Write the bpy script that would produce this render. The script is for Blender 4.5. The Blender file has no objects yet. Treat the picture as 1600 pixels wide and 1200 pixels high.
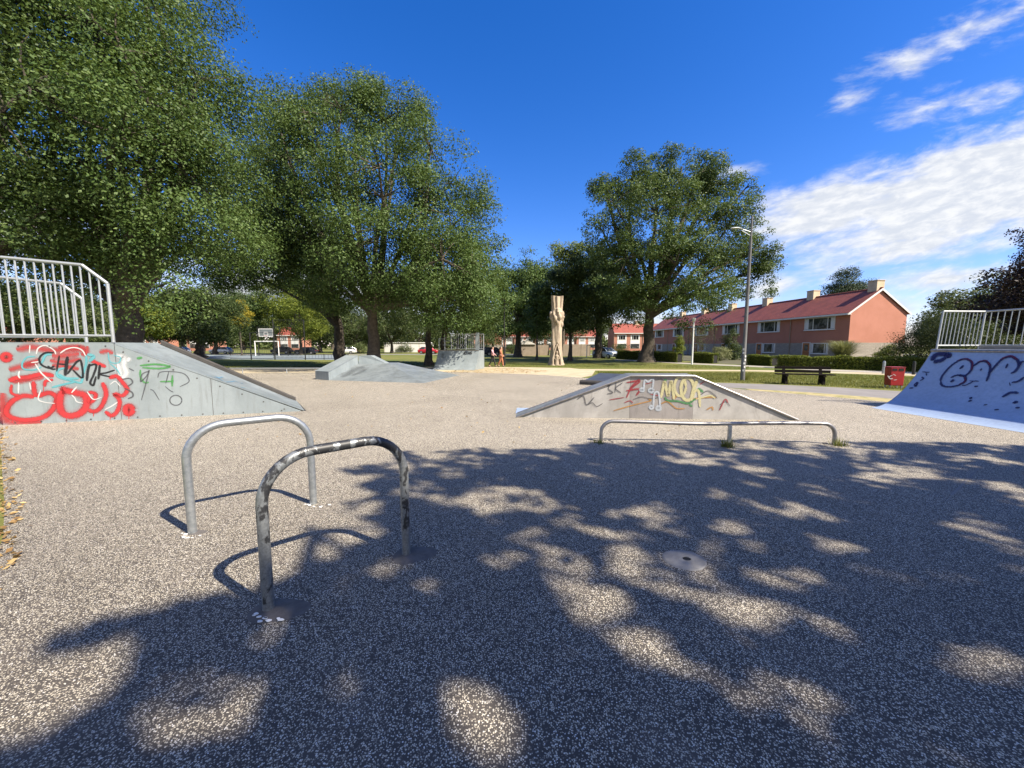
import bpy, math, random
import numpy as np
from mathutils import Vector, Matrix

sc = bpy.context.scene
COL = sc.collection
R = math.radians

# ------------------------------------------------------------------ camera
CAM_H, FOC, HOR = 1.7, 601.0, 540.0
TH = math.atan((600 - HOR) / FOC)
cam_d = bpy.data.cameras.new("camera")
cam = bpy.data.objects.new("camera", cam_d)
COL.objects.link(cam)
cam.location = (0, 0, CAM_H)
cam.rotation_euler = (R(90) - TH, 0, 0)
cam_d.sensor_width = 36
cam_d.lens = 36 * FOC / 1600
cam_d.clip_start = 0.05
cam_d.clip_end = 3000
sc.camera = cam
sc.render.resolution_x, sc.render.resolution_y = 1024, 768

# ------------------------------------------------------------------ light
SUN_EL = R(46)
SUN_H = (0.85, -0.527)                      # horizontal direction towards the sun
SUN_V = Vector((SUN_H[0] * math.cos(SUN_EL), SUN_H[1] * math.cos(SUN_EL), math.sin(SUN_EL)))
sun_d = bpy.data.lights.new("sun", 'SUN')
sun_d.energy = 5.0
sun_d.angle = R(0.53)
sun_d.color = (1.0, 0.90, 0.76)
sun = bpy.data.objects.new("sun", sun_d)
COL.objects.link(sun)
sun.rotation_euler = SUN_V.to_track_quat('Z', 'Y').to_euler()
sun.location = (20, -12, 30)

sc.view_settings.view_transform = 'Standard'
sc.view_settings.look = 'None'
sc.view_settings.exposure = 1.2
sc.view_settings.gamma = 1.0
sc.cycles.max_bounces = 6
sc.cycles.transparent_max_bounces = 16
sc.cycles.use_adaptive_sampling = True

# ------------------------------------------------------------------ node helpers
class NT:
    def __init__(s, tree):
        s.t = tree; s.n = tree.nodes; s.l = tree.links
    def new(s, typ, **kw):
        nd = s.n.new(typ)
        for k, v in kw.items(): setattr(nd, k, v)
        return nd
    def put(s, sock, v):
        if isinstance(v, (int, float, tuple, list)): sock.default_value = v
        else: s.l.new(v, sock)
    def math(s, op, a, b=None, c=None, clamp=False):
        nd = s.new('ShaderNodeMath', operation=op, use_clamp=clamp)
        s.put(nd.inputs[0], a)
        if b is not None: s.put(nd.inputs[1], b)
        if c is not None: s.put(nd.inputs[2], c)
        return nd.outputs[0]
    def mix(s, f, a, b, typ='MIX'):
        nd = s.new('ShaderNodeMix', data_type='RGBA', blend_type=typ)
        s.put(nd.inputs[0], f)
        s.put(nd.inputs[6], a if not isinstance(a, tuple) or len(a) == 4 else (*a, 1))
        s.put(nd.inputs[7], b if not isinstance(b, tuple) or len(b) == 4 else (*b, 1))
        return nd.outputs[2]
    def rng(s, v, a, b, c=0.0, d=1.0, smooth=True):
        nd = s.new('ShaderNodeMapRange')
        nd.interpolation_type = 'SMOOTHSTEP' if smooth else 'LINEAR'
        s.put(nd.inputs[0], v); s.put(nd.inputs[1], a); s.put(nd.inputs[2], b); s.put(nd.inputs[3], c); s.put(nd.inputs[4], d)
        return nd.outputs[0]
    def noise(s, vec, scale, detail=4, rough=.55, dist=0.0):
        nd = s.new('ShaderNodeTexNoise')
        if vec is not None: s.l.new(vec, nd.inputs['Vector'])
        nd.inputs['Scale'].default_value = scale; nd.inputs['Detail'].default_value = detail
        nd.inputs['Roughness'].default_value = rough; nd.inputs['Distortion'].default_value = dist
        return nd.outputs['Fac']
    def ramp(s, f, stops):
        nd = s.new('ShaderNodeValToRGB')
        el = nd.color_ramp.elements
        while len(el) < len(stops): el.new(0.5)
        for e, (p, c) in zip(el, stops):
            e.position = p; e.color = (*c, 1) if len(c) == 3 else c
        s.put(nd.inputs[0], f)
        return nd.outputs[0]

# ------------------------------------------------------------------ sky and clouds
world = bpy.data.worlds.new("World")
sc.world = world
world.use_nodes = True
world.node_tree.nodes.clear()
W = NT(world.node_tree)
sky = W.new('ShaderNodeTexSky', sky_type='NISHITA')
sky.sun_disc = False
sky.sun_elevation = SUN_EL
sky.sun_rotation = math.atan2(SUN_H[0], SUN_H[1])
sky.air_density = 1.0; sky.dust_density = 0.35; sky.ozone_density = 2.2
hs = W.new('ShaderNodeHueSaturation')
hs.inputs['Saturation'].default_value = 1.33
hs.inputs['Value'].default_value = 1.0
W.l.new(W.mix(1.0, sky.outputs[0], (1.10, 1.03, 1.27), 'MULTIPLY'), hs.inputs['Color'])
tc = W.new('ShaderNodeTexCoord')
sep = W.new('ShaderNodeSeparateXYZ'); W.l.new(tc.outputs['Generated'], sep.inputs[0])
dx, dy, dz = sep.outputs
yy = W.math('MAXIMUM', W.math('ABSOLUTE', dy), 0.05)
gx = W.math('DIVIDE', dx, yy)
gz = W.math('DIVIDE', dz, yy)
def cloud_blob(cx, cz, ang, a, b, power=1.0):
    ca, sa = math.cos(ang), math.sin(ang)
    ux = W.math('SUBTRACT', gx, cx); uz = W.math('SUBTRACT', gz, cz)
    p = W.math('ADD', W.math('MULTIPLY', ux, ca / a), W.math('MULTIPLY', uz, sa / a))
    q = W.math('ADD', W.math('MULTIPLY', ux, -sa / b), W.math('MULTIPLY', uz, ca / b))
    d = W.math('SQRT', W.math('ADD', W.math('MULTIPLY', p, p), W.math('MULTIPLY', q, q)))
    return W.math('MULTIPLY', W.math('SUBTRACT', 1.0, d), power)
blobs = [
    (1.26, .41, .23, .74, .17, 2.1), (0.78, .335, .18, .24, .10, 1.7), (1.0, .25, .20, .46, .07, 1.0), (1.35, .30, .1, .35, .05, .7),
    (1.05, .725, .36, .34, .055, .62), (1.27, .86, .36, .18, .06, .6), (1.12, .60, .22, .18, .06, .58), (1.32, .64, .1, .14, .05, .5), (.83, .60, .15, .12, .03, .5), (.95, .545, .25, .09, .025, .45),
    (1.12, .17, .10, .28, .045, .9), (.66, .15, .05, .12, .05, .9), (.95, .10, .05, .14, .04, 1.0), (1.3, .11, .0, .25, .05, 1.0),
    (.56, .43, .15, .08, .02, .4),
    (-.62, .15, .0, .55, .10, 1.2), (-1.3, .30, .1, .5, .14, 1.1), (-.35, .08, .0, .5, .05, 1.0), (.3, .06, .0, .5, .035, .9), (-.55, .28, .1, .18, .07, .8),
]
m = None
for b in blobs:
    v = cloud_blob(*b)
    m = v if m is None else W.math('MAXIMUM', m, v)
# unseen cloud cover added behind the camera to neutralise the blue skylight
m = W.math('MAXIMUM', m, W.math('SUBTRACT', W.math('MULTIPLY', W.rng(W.math('MULTIPLY', dy, -1.0), .05, .45), 1.15), .55))
comb = W.new('ShaderNodeCombineXYZ')
# streaks lean up to the right
W.l.new(W.math('ADD', W.math('MULTIPLY', gx, 1.0), W.math('MULTIPLY', gz, 0.25)), comb.inputs[0])
W.l.new(W.math('MULTIPLY', W.math('SUBTRACT', gz, W.math('MULTIPLY', gx, 0.24)), 3.1), comb.inputs[1])
n1 = W.noise(comb.outputs[0], 5.0, 9, .60, 0.35)
n2 = W.noise(comb.outputs[0], 15.0, 6, .6, 0.3)
dens = W.math('ADD', m, W.math('MULTIPLY', W.math('SUBTRACT', n1, .5), 2.1))
dens = W.math('ADD', dens, W.math('MULTIPLY', W.math('SUBTRACT', n2, .5), .55))
alpha = W.math('MULTIPLY', W.rng(dens, .0, 1.0), W.rng(m, -.30, .22))
front = W.rng(dz, -.01, .02)
alpha = W.math('MULTIPLY', W.math('MULTIPLY', alpha, front), .97)
shade = W.rng(n2, .35, .7)
ccol = W.mix(shade, (4.2, 4.45, 4.9), (5.6, 5.65, 5.7))
final = W.mix(alpha, hs.outputs[0], ccol)
bg = W.new('ShaderNodeBackground')
W.l.new(final, bg.inputs[0])
bg.inputs[1].default_value = 0.078
wo = W.new('ShaderNodeOutputWorld')
W.l.new(bg.outputs[0], wo.inputs[0])

# ------------------------------------------------------------------ geometry helpers
cT, sT = math.cos(TH), math.sin(TH)
def ray(px, py):
    a = (px - 800) / FOC; b = (600 - py) / FOC
    return Vector((a, cT + sT * b, -sT + cT * b))
def G(px, py, z=0.0):
    d = ray(px, py); t = (z - CAM_H) / d.z
    return Vector((d.x * t, d.y * t, z))
def A(px, py, D):
    d = ray(px, py); t = D / d.y
    return Vector((d.x * t, D, CAM_H + d.z * t))
def proj(x, y, z=0.0):
    y = np.asarray(y, float); x = np.asarray(x, float); z = np.asarray(z, float)
    zc = y * cT - (z - CAM_H) * sT; uc = y * sT + (z - CAM_H) * cT
    zc = np.where(zc < .05, .05, zc)
    return 800 + FOC * x / zc, 600 - FOC * uc / zc

class MB:
    """collects shapes into ONE mesh"""
    def __init__(s): s.v = []; s.f = []; s.m = []; s.uv = {}
    def add(s, vs, fs, mi=0):
        o = len(s.v); s.v += [Vector(v) for v in vs]
        for f in fs: s.f.append(tuple(i + o for i in f)); s.m.append(mi)
        return s
    def box(s, c, d, rz=0.0, mi=0, M=None):
        x, y, z = d[0] / 2, d[1] / 2, d[2] / 2
        mt = M or Matrix.Rotation(rz, 3, 'Z')
        vs = [mt @ Vector(p) + Vector(c) for p in ((-x, -y, -z), (x, -y, -z), (x, y, -z), (-x, y, -z), (-x, -y, z), (x, -y, z), (x, y, z), (-x, y, z))]
        return s.add(vs, [(0, 3, 2, 1), (4, 5, 6, 7), (0, 1, 5, 4), (1, 2, 6, 5), (2, 3, 7, 6), (3, 0, 4, 7)], mi)
    def bbox(s, a, b, mi=0):
        return s.box([(p + q) / 2 for p, q in zip(a, b)], [abs(q - p) for p, q in zip(a, b)], mi=mi)
    def prism(s, poly, ext, mi=0):
        n = len(poly); ext = Vector(ext)
        vs = [Vector(p) for p in poly] + [Vector(p) + ext for p in poly]
        fs = [tuple(range(n))[::-1], tuple(range(n, 2 * n))] + [(i, (i + 1) % n, n + (i + 1) % n, n + i) for i in range(n)]
        return s.add(vs, fs, mi)
    def tube(s, pts, r, seg=12, caps=True, mi=0):
        pts = [Vector(p) for p in pts]; n = len(pts)
        rs = r if isinstance(r, (list, tuple)) else [r] * n
        o = len(s.v); up = None
        for i, p in enumerate(pts):
            t = (pts[min(i + 1, n - 1)] - pts[max(i - 1, 0)]).normalized()
            if up is None:
                up = Vector((0, 0, 1)) if abs(t.z) < .9 else Vector((1, 0, 0))
            a = t.cross(up).normalized(); b = a.cross(t).normalized(); up = b
            for k in range(seg):
                w = 2 * math.pi * k / seg
                s.v.append(p + (a * math.cos(w) + b * math.sin(w)) * rs[i])
        for i in range(n - 1):
            for k in range(seg):
                k2 = (k + 1) % seg
                s.f.append((o + i * seg + k, o + i * seg + k2, o + (i + 1) * seg + k2, o + (i + 1) * seg + k)); s.m.append(mi)
        if caps:
            s.f.append(tuple(o + k for k in range(seg))[::-1]); s.m.append(mi)
            s.f.append(tuple(o + (n - 1) * seg + k for k in range(seg))); s.m.append(mi)
        return s
    def disc(s, c, r, n=20, rz=0.0, sx=1.0, th=0.0):
        c = Vector(c)
        ring = [c + Vector((math.cos(2 * math.pi * k / n + rz) * r * sx, math.sin(2 * math.pi * k / n + rz) * r, 0)) for k in range(n)]
        if th: return s.prism(ring, (0, 0, th))
        return s.add(ring, [tuple(range(n))])
    def build(s, name, mats, parent=None, smooth=False, bevel=0.0):
        off = parent_off(parent)
        me = bpy.data.meshes.new(name)
        me.from_pydata([off @ v for v in s.v], [], s.f)
        mats = mats if isinstance(mats, (list, tuple)) else [mats]
        for mm in mats: me.materials.append(mm)
        me.polygons.foreach_set('material_index', s.m)
        if smooth:
            me.polygons.foreach_set('use_smooth', [True] * len(me.polygons))
            try: me.set_sharp_from_angle(angle=R(40))
            except Exception: pass
        me.update()
        return link(name, me, parent, bevel)

def chain(o):
    M = Matrix.Identity(4)
    while o is not None:
        M = Matrix.Translation(o.location) @ Matrix.Rotation(o.rotation_euler.z, 4, 'Z') @ M
        o = o.parent
    return M
def parent_off(parent):
    """geometry is given in world space unless the parent was made as a local prototype"""
    if parent is None or parent.get('_loc'): return Matrix.Identity(4)
    return chain(parent).inverted()
def link(name, me, parent=None, bevel=0.0):
    o = bpy.data.objects.new(name, me); COL.objects.link(o)
    if parent is not None:
        o.parent = parent
        if parent.get('_loc'): o['_loc'] = 1
    if bevel:
        b = o.modifiers.new('bevel', 'BEVEL'); b.width = bevel; b.segments = 2; b.limit_method = 'ANGLE'; b.angle_limit = R(40)
    return o
def tag(o, label=None, cat=None, group=None, kind=None):
    if label: o['label'] = label
    if cat: o['category'] = cat
    if group: o['group'] = group
    if kind: o['kind'] = kind
    return o
def thing(name, label, cat, loc=(0, 0, 0), rz=0.0, group=None, local=False):
    o = bpy.data.objects.new(name, None); COL.objects.link(o)
    o.location = loc; o.rotation_euler = (0, 0, rz); o.empty_display_size = .2
    if local: o['_loc'] = 1
    return tag(o, label, cat, group)
KIDS = {}
def copy_tree(o, parent=None):
    c = o.copy(); COL.objects.link(c)
    if parent is not None: c.parent = parent
    for ch in [k for k in bpy.data.objects if k.parent == o]:
        copy_tree(ch, c)
    return c
def np_mesh(name, V, F, mat, parent=None, extra=None, smooth=False):
    """V (n,3) float, F (m,4) int"""
    off = parent_off(parent)
    if off != Matrix.Identity(4):
        Mx = np.array(off); V = V @ Mx[:3, :3].T + Mx[:3, 3]
    me = bpy.data.meshes.new(name)
    me.vertices.add(len(V)); me.vertices.foreach_set('co', np.ascontiguousarray(V, dtype=np.float32).ravel())
    k = F.shape[1]
    me.loops.add(F.size); me.loops.foreach_set('vertex_index', np.ascontiguousarray(F, dtype=np.int32).ravel())
    me.polygons.add(len(F))
    me.polygons.foreach_set('loop_start', np.arange(0, F.size, k, dtype=np.int32))
    me.polygons.foreach_set('loop_total', np.full(len(F), k, dtype=np.int32))
    me.materials.append(mat)
    me.update(calc_edges=True)
    return link(name, me, parent)

# ------------------------------------------------------------------ materials
def newmat(name):
    mt = bpy.data.materials.new(name); mt.use_nodes = True
    mt.node_tree.nodes.clear()
    t = NT(mt.node_tree)
    t.out = t.new('ShaderNodeOutputMaterial')
    return mt, t
def bsdf(t, col, rough=.6, metal=0.0, bump=None, bstr=.3, bdist=.02, spec=None):
    p = t.new('ShaderNodeBsdfPrincipled')
    t.put(p.inputs['Base Color'], col if not (isinstance(col, tuple) and len(col) == 3) else (*col, 1))
    t.put(p.inputs['Roughness'], rough); t.put(p.inputs['Metallic'], metal)
    if spec is not None: p.inputs['Specular IOR Level'].default_value = spec
    if bump is not None:
        b = t.new('ShaderNodeBump'); b.inputs['Strength'].default_value = bstr; b.inputs['Distance'].default_value = bdist
        t.put(b.inputs['Height'], bump); t.l.new(b.outputs[0], p.inputs['Normal'])
    t.l.new(p.outputs[0], t.out.inputs[0])
    return p
def oc(t):
    c = t.new('ShaderNodeTexCoord'); return c.outputs['Object']
def wpos(t):
    return t.new('ShaderNodeNewGeometry').outputs['Position']
def pm(name, c1, c2=None, scale=4.0, rough=.6, metal=0.0, bstr=0.0, detail=5, fine=None, bdist=.01, spec=None):
    mt, t = newmat(name)
    c2 = c2 or tuple(v * .75 for v in c1)
    v = oc(t)
    n = t.noise(v, scale, detail, .6, .2)
    col = t.mix(t.rng(n, .3, .7), c1, c2)
    nf = t.noise(v, fine or scale * 14, 3, .6)
    col = t.mix(t.math('MULTIPLY', t.rng(nf, .35, .75), .35), col, tuple(q * .6 for q in c1))
    bsdf(t, col, t.rng(n, .2, .8, rough - .08, rough + .1), metal, nf if bstr else None, bstr, bdist, spec)
    return mt
M = {}
# exposed aggregate paving
def mk_slab():
    mt, t = newmat('exposed_aggregate')
    v = wpos(t)
    def layer(sc_, lo, hi):
        nd = t.new('ShaderNodeTexVoronoi', feature='F1'); nd.inputs['Scale'].default_value = sc_; nd.inputs['Randomness'].default_value = 1.0
        t.l.new(v, nd.inputs['Vector'])
        s_ = t.new('ShaderNodeSeparateColor'); t.l.new(nd.outputs['Color'], s_.inputs[0])
        return nd.outputs['Distance'], s_.outputs[0], s_.outputs[1]
    d1, r1, q1 = layer(128, 0, 1)
    stone = t.ramp(r1, [(0.0, (.10, .088, .076)), (.25, (.305, .265, .200)), (.55, (.48, .43, .328)), (.82, (.59, .54, .425)), (.95, (.65, .605, .505)), (1.0, (.76, .73, .67))])
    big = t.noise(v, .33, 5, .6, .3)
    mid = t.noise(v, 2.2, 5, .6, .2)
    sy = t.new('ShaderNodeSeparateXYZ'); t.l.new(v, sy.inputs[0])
    grazing_pale = t.rng(t.math('ADD', sy.outputs[1], t.math('MULTIPLY', t.math('SUBTRACT', big, .5), 4.0)), 1.8, 8.0)  # painted paler with distance, imitating the grazing view over the stones
    cover = t.math('ADD', t.math('MULTIPLY', t.rng(d1, .37, .55, 1, 0), t.math('SUBTRACT', 1.0, grazing_pale)), t.math('MULTIPLY', t.rng(d1, .50, .74, 1, 0), grazing_pale))
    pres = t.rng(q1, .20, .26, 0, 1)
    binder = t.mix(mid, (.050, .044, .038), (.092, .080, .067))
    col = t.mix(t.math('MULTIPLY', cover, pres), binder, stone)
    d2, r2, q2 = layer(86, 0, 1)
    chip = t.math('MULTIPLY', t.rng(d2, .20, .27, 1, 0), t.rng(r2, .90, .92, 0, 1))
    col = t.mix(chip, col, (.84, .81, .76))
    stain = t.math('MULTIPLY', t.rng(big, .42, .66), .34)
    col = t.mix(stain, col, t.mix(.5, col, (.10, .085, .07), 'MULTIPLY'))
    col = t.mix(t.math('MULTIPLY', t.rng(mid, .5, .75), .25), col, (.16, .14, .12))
    bsdf(t, col, .75, 0, t.math('MULTIPLY', d1, -1.0), .22, .005, .3)
    return mt
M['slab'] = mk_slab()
def mk_grass():
    mt, t = newmat('lawn')
    v = wpos(t)
    a = t.noise(v, .12, 5, .6, .4); b = t.noise(v, 1.6, 6, .65, .3); c = t.noise(v, 38, 3, .7)
    col = t.mix(t.rng(a, .35, .65), (.095, .125, .024), (.17, .165, .045))
    col = t.mix(t.math('MULTIPLY', t.rng(b, .45, .75), .55), col, (.28, .23, .085))
    col = t.mix(t.math('MULTIPLY', t.rng(c, .4, .7), .5), col, (.045, .065, .012))
    bsdf(t, col, .9, 0, c, .6, .04, .2)
    return mt
M['grass'] = mk_grass()
M['path'] = pm('yellow_path', (.46, .395, .265), (.37, .31, .20), 1.2, .9, 0, .3, fine=40)
M['asphalt'] = pm('grey_asphalt', (.22, .205, .19), (.17, .16, .15), .8, .85, 0, .3, fine=60)
M['pave'] = pm('pavement', (.34, .31, .27), (.27, .25, .22), .9, .9, 0, .2, fine=30)
M['court'] = pm('court', (.19, .225, .235), (.15, .185, .195), .6, .8)
M['verge'] = pm('verge', (.42, .34, .17), (.17, .17, .05), 2.6, .95, 0, .5, fine=30)
M['galv'] = pm('galvanised', (.44, .465, .47), (.27, .29, .295), 22, .42, .75, 0, fine=90)
M['galv2'] = pm('galvanised_rail', (.46, .48, .48), (.36, .38, .38), 9, .45, .55, 0, fine=60)
M['polished'] = pm('worn_steel', (.38, .37, .355), (.24, .232, .225), 14, .40, .85, 0, fine=70)
M['panel'] = pm('grey_panel', (.255, .290, .298), (.20, .232, .24), 1.3, .42, .0, 0, fine=9)
M['deck'] = pm('grey_deck', (.225, .258, .265), (.165, .192, .20), 2.0, .38, .1, 0, fine=26)
M['bank'] = pm('bank_metal', (.20, .225, .23), (.135, .155, .16), 1.6, .42, .15, 0, fine=20)
M['curb'] = pm('dark_edge', (.068, .062, .055), (.045, .042, .038), 5, .65, .1, .2)
M['conc'] = pm('launch_side', (.38, .365, .34), (.26, .25, .232), 1.6, .75, 0, .15, fine=22)
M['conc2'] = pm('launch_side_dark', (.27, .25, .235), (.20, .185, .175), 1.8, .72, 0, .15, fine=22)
M['blue_sheet'] = pm('blue_grey_sheet', (.36, .45, .60), (.31, .395, .54), 1.5, .40, .15, 0, fine=14)
M['shadebank'] = pm('bank_painted_shade', (.07, .085, .115), (.05, .06, .085), 2.0, .4, .1, 0, fine=20)  # shade of the slope turned from the sun, put into the colour
M['white_edge'] = pm('pale_edge', (.62, .62, .58), (.42, .42, .40), 3, .5, .1)
M['tar'] = pm('bitumen_collar', (.12, .108, .098), (.085, .077, .07), 14, .7, 0, .2)
M['plate'] = pm('socket_plate', (.235, .228, .215), (.18, .175, .165), 14, .85, 0, .25, fine=120)
M['black'] = pm('black_void', (.006, .006, .006), None, 5, .8)
M['blackmetal'] = pm('black_metal', (.018, .02, .019), (.03, .03, .028), 6, .5, .3)
M['lamppost'] = pm('lamp_steel', (.15, .148, .142), (.11, .108, .104), 1.6, .55, .2)
M['white'] = pm('white_paint', (.78, .78, .76), (.68, .68, .66), 2, .5)
M['wood_dark'] = pm('bench_wood', (.012, .010, .009), (.018, .015, .013), 8, .9, 0, .2, spec=.08)
M['red'] = pm('bin_red', (.36, .016, .018), (.27, .012, .015), 4, .38)
M['bark'] = pm('bark', (.095, .078, .058), (.045, .038, .03), 5, .95, 0, 1.0, fine=26, bdist=.05)
M['bark_pale'] = pm('bark_pale', (.15, .122, .09), (.075, .06, .046), 5, .95, 0, 1.0, fine=22, bdist=.05)
M['carved'] = pm('carved_wood', (.43, .35, .265), (.29, .225, .165), 3.0, .8, 0, .7, fine=16, bdist=.05)
M['carved_dark'] = pm('carved_recess', (.17, .125, .09), (.12, .09, .065), 4, .85)
M['pink'] = pm('pink_render', (.47, .20, .135), (.42, .18, .12), .6, .9, 0, .15, fine=20)
M['garden'] = pm('soil', (.10, .085, .05), (.06, .07, .025), 1.4, .95)
M['cream'] = pm('chimney_cream', (.62, .50, .34), (.52, .42, .28), 2, .85)
M['wframe'] = pm('window_white', (.74, .73, .69), (.66, .65, .6), 2, .5)
M['door'] = pm('door_orange', (.42, .15, .03), (.36, .12, .025), 5, .5)
M['salmon'] = pm('salmon_brick', (.42, .19, .13), (.37, .165, .11), .5, .9, 0, .2, fine=14)
M['whitepanel'] = pm('white_panel', (.72, .72, .70), (.66, .66, .64), .5, .6)
M['shed'] = pm('shed_wall', (.33, .27, .21), (.27, .22, .17), 2, .9)
M['garage'] = pm('garage_wall', (.66, .63, .57), (.55, .52, .47), .8, .8)
M['skin'] = pm('skin', (.52, .30, .21), (.48, .27, .19), 6, .55)
M['hair'] = pm('hair', (.018, .012, .009), None, 20, .5)
M['pinktop'] = pm('pink_top', (.62, .36, .40), (.52, .28, .33), 7, .85)
M['blackcloth'] = pm('black_cloth', (.02, .02, .022), None, 7, .85)
M['rust'] = pm('rust_cloth', (.42, .17, .08), (.32, .12, .06), 7, .85)
M['shoe'] = pm('shoe', (.05, .045, .045), None, 8, .6)
M['tyre'] = pm('tyre', (.02, .02, .02), None, 9, .85)
M['rim'] = pm('rim', (.5, .5, .5), None, 9, .35, .8)
M['lampglass'] = pm('lamp_glass', (.65, .65, .62), None, 4, .2)
def mk_streak(name, c1, c2, c3, hx, hz, rough, amt, bstr=0.0):
    mt, t = newmat(name)
    v = oc(t); mp = t.new('ShaderNodeMapping'); mp.inputs['Scale'].default_value = (hx, hx, hz); t.l.new(v, mp.inputs[0])
    n = t.noise(mp.outputs[0], 1.0, 7, .65, .4); l = t.noise(v, 1.4, 5, .6, .3); f = t.noise(v, 40, 3, .7); sp_n = t.noise(v, 9, 6, .7, .5)
    col = t.mix(t.rng(l, .3, .7), c1, c2)
    col = t.mix(t.math('MULTIPLY', t.rng(n, .50, .72), amt), col, c3)
    col = t.mix(t.math('MULTIPLY', t.rng(sp_n, .60, .72), amt * .8), col, c3)
    col = t.mix(t.math('MULTIPLY', t.rng(f, .45, .75), .22), col, tuple(q * .55 for q in c1))
    bsdf(t, col, t.rng(n, .3, .7, rough - .1, rough + .12), 0, n if bstr else None, bstr, .06)
    return mt
M['carved'] = mk_streak('carved_wood', (.46, .375, .28), (.34, .27, .195), (.13, .095, .07), 7.0, .55, .85, .85, .9)
M['panel'] = mk_streak('grey_panel', (.255, .290, .298), (.20, .232, .24), (.13, .135, .13), 9.0, .9, .42, .45)
M['conc'] = mk_streak('launch_side', (.40, .385, .36), (.27, .26, .24), (.15, .14, .13), 5.0, 1.2, .7, .5)
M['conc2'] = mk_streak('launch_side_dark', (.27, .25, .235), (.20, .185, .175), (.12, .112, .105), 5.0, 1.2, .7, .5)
M['deck'] = mk_streak('grey_deck', (.225, .258, .265), (.165, .192, .20), (.10, .105, .105), 2.0, 6.0, .42, .5)
M['bank'] = mk_streak('bank_metal', (.20, .225, .23), (.135, .155, .16), (.085, .088, .088), 3.0, 4.0, .42, .55)
def mk_brick():
    mt, t = newmat('grey_brick')
    v = t.new('ShaderNodeTexCoord').outputs['Object']
    mp = t.new('ShaderNodeMapping'); t.l.new(v, mp.inputs[0])
    sp = t.new('ShaderNodeSeparateXYZ'); t.l.new(v, sp.inputs[0])
    cb = t.new('ShaderNodeCombineXYZ')
    t.l.new(t.math('ADD', sp.outputs[0], sp.outputs[1]), cb.inputs[0]); t.l.new(sp.outputs[2], cb.inputs[1])
    b = t.new('ShaderNodeTexBrick'); t.l.new(cb.outputs[0], b.inputs['Vector'])
    b.inputs['Color1'].default_value = (.36, .32, .265, 1); b.inputs['Color2'].default_value = (.29, .255, .21, 1); b.inputs['Mortar'].default_value = (.20, .185, .16, 1)
    b.inputs['Scale'].default_value = 1.0; b.inputs['Brick Width'].default_value = .44; b.inputs['Row Height'].default_value = .16; b.inputs['Mortar Size'].default_value = .012
    bsdf(t, b.outputs[0], .9)
    return mt
M['brick'] = mk_brick()
def mk_roof(name, c1, c2):
    mt, t = newmat(name)
    v = oc(t)
    sp = t.new('ShaderNodeSeparateXYZ'); t.l.new(v, sp.inputs[0])
    row = t.math('FRACT', t.math('MULTIPLY', sp.outputs[2], 4.6))
    colm = t.math('SINE', t.math('MULTIPLY', sp.outputs[0], 21.0))
    n = t.noise(v, 1.1, 5, .65, .2); n2 = t.noise(v, 7, 3, .6)
    col = t.mix(t.rng(n, .35, .68), c1, c2)
    col = t.mix(t.math('MULTIPLY', t.rng(n2, .35, .65), .6), col, tuple(q * .55 for q in c1))
    col = t.mix(t.math('MULTIPLY', t.rng(row, .70, 1.0), .8), col, tuple(q * .35 for q in c1))
    h = t.math('ADD', t.math('MULTIPLY', row, 1.0), t.math('MULTIPLY', colm, .35))
    bsdf(t, col, .7, 0, h, .5, .05)
    return mt
M['roof'] = mk_roof('roof_tiles', (.31, .086, .056), (.22, .06, .042))
M['roof2'] = mk_roof('roof_tiles_bright', (.32, .075, .045), (.24, .058, .036))
def mk_glass():
    mt, t = newmat('window_glass')
    v = oc(t)
    n = t.noise(v, .9, 4, .6)
    col = t.mix(t.rng(n, .45, .62), (.02, .026, .028), (.16, .165, .155))
    bsdf(t, col, .08, 0)
    return mt
M['glass'] = mk_glass()
def mk_leaf(name, c1, c2, c3, trans=.24, rough=.55):
    mt, t = newmat(name)
    g = t.new('ShaderNodeNewGeometry')
    n = t.noise(g.outputs['Position'], .55, 3, .6)
    rnd = g.outputs['Random Per Island']
    col = t.ramp(rnd, [(0, c1), (.55, c2), (.93, c3), (1.0, tuple(min(1, q * 1.25) for q in c3))])
    col = t.mix(t.math('MULTIPLY', t.rng(n, .35, .7), .45), col, tuple(q * .55 for q in c1))
    p = t.new('ShaderNodeBsdfPrincipled'); t.l.new(col, p.inputs['Base Color']); p.inputs['Roughness'].default_value = rough
    p.inputs['Specular IOR Level'].default_value = .22
    tr = t.new('ShaderNodeBsdfTranslucent')
    t.l.new(t.mix(.5, col, (c3[0] * 1.5, c3[1] * 1.5, c3[2] * .7)), tr.inputs[0])
    mx = t.new('ShaderNodeMixShader'); mx.inputs[0].default_value = trans
    t.l.new(p.outputs[0], mx.inputs[1]); t.l.new(tr.outputs[0], mx.inputs[2]); t.l.new(mx.outputs[0], t.out.inputs[0])
    return mt
M['oak'] = mk_leaf('oak_leaf', (.048, .088, .019), (.074, .122, .029), (.125, .175, .056))
M['oak2'] = mk_leaf('oak_leaf_deep', (.042, .076, .018), (.066, .108, .028), (.120, .162, .052))
M['lime'] = mk_leaf('light_leaf', (.10, .14, .02), (.15, .19, .03), (.22, .25, .04), .4)
M['yellowleaf'] = mk_leaf('yellow_leaf', (.24, .22, .03), (.34, .29, .035), (.42, .34, .05), .4)
M['darkleaf'] = mk_leaf('dark_leaf', (.030, .050, .013), (.045, .070, .018), (.08, .105, .03), .25)
M['conifer'] = mk_leaf('conifer_leaf', (.028, .05, .022), (.04, .065, .028), (.06, .085, .035), .12)
M['copper'] = mk_leaf('copper_leaf', (.020, .013, .012), (.030, .018, .017), (.045, .032, .022), .15)
M['bush'] = mk_leaf('bush_leaf', (.045, .07, .022), (.07, .10, .03), (.12, .14, .05), .25)
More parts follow.
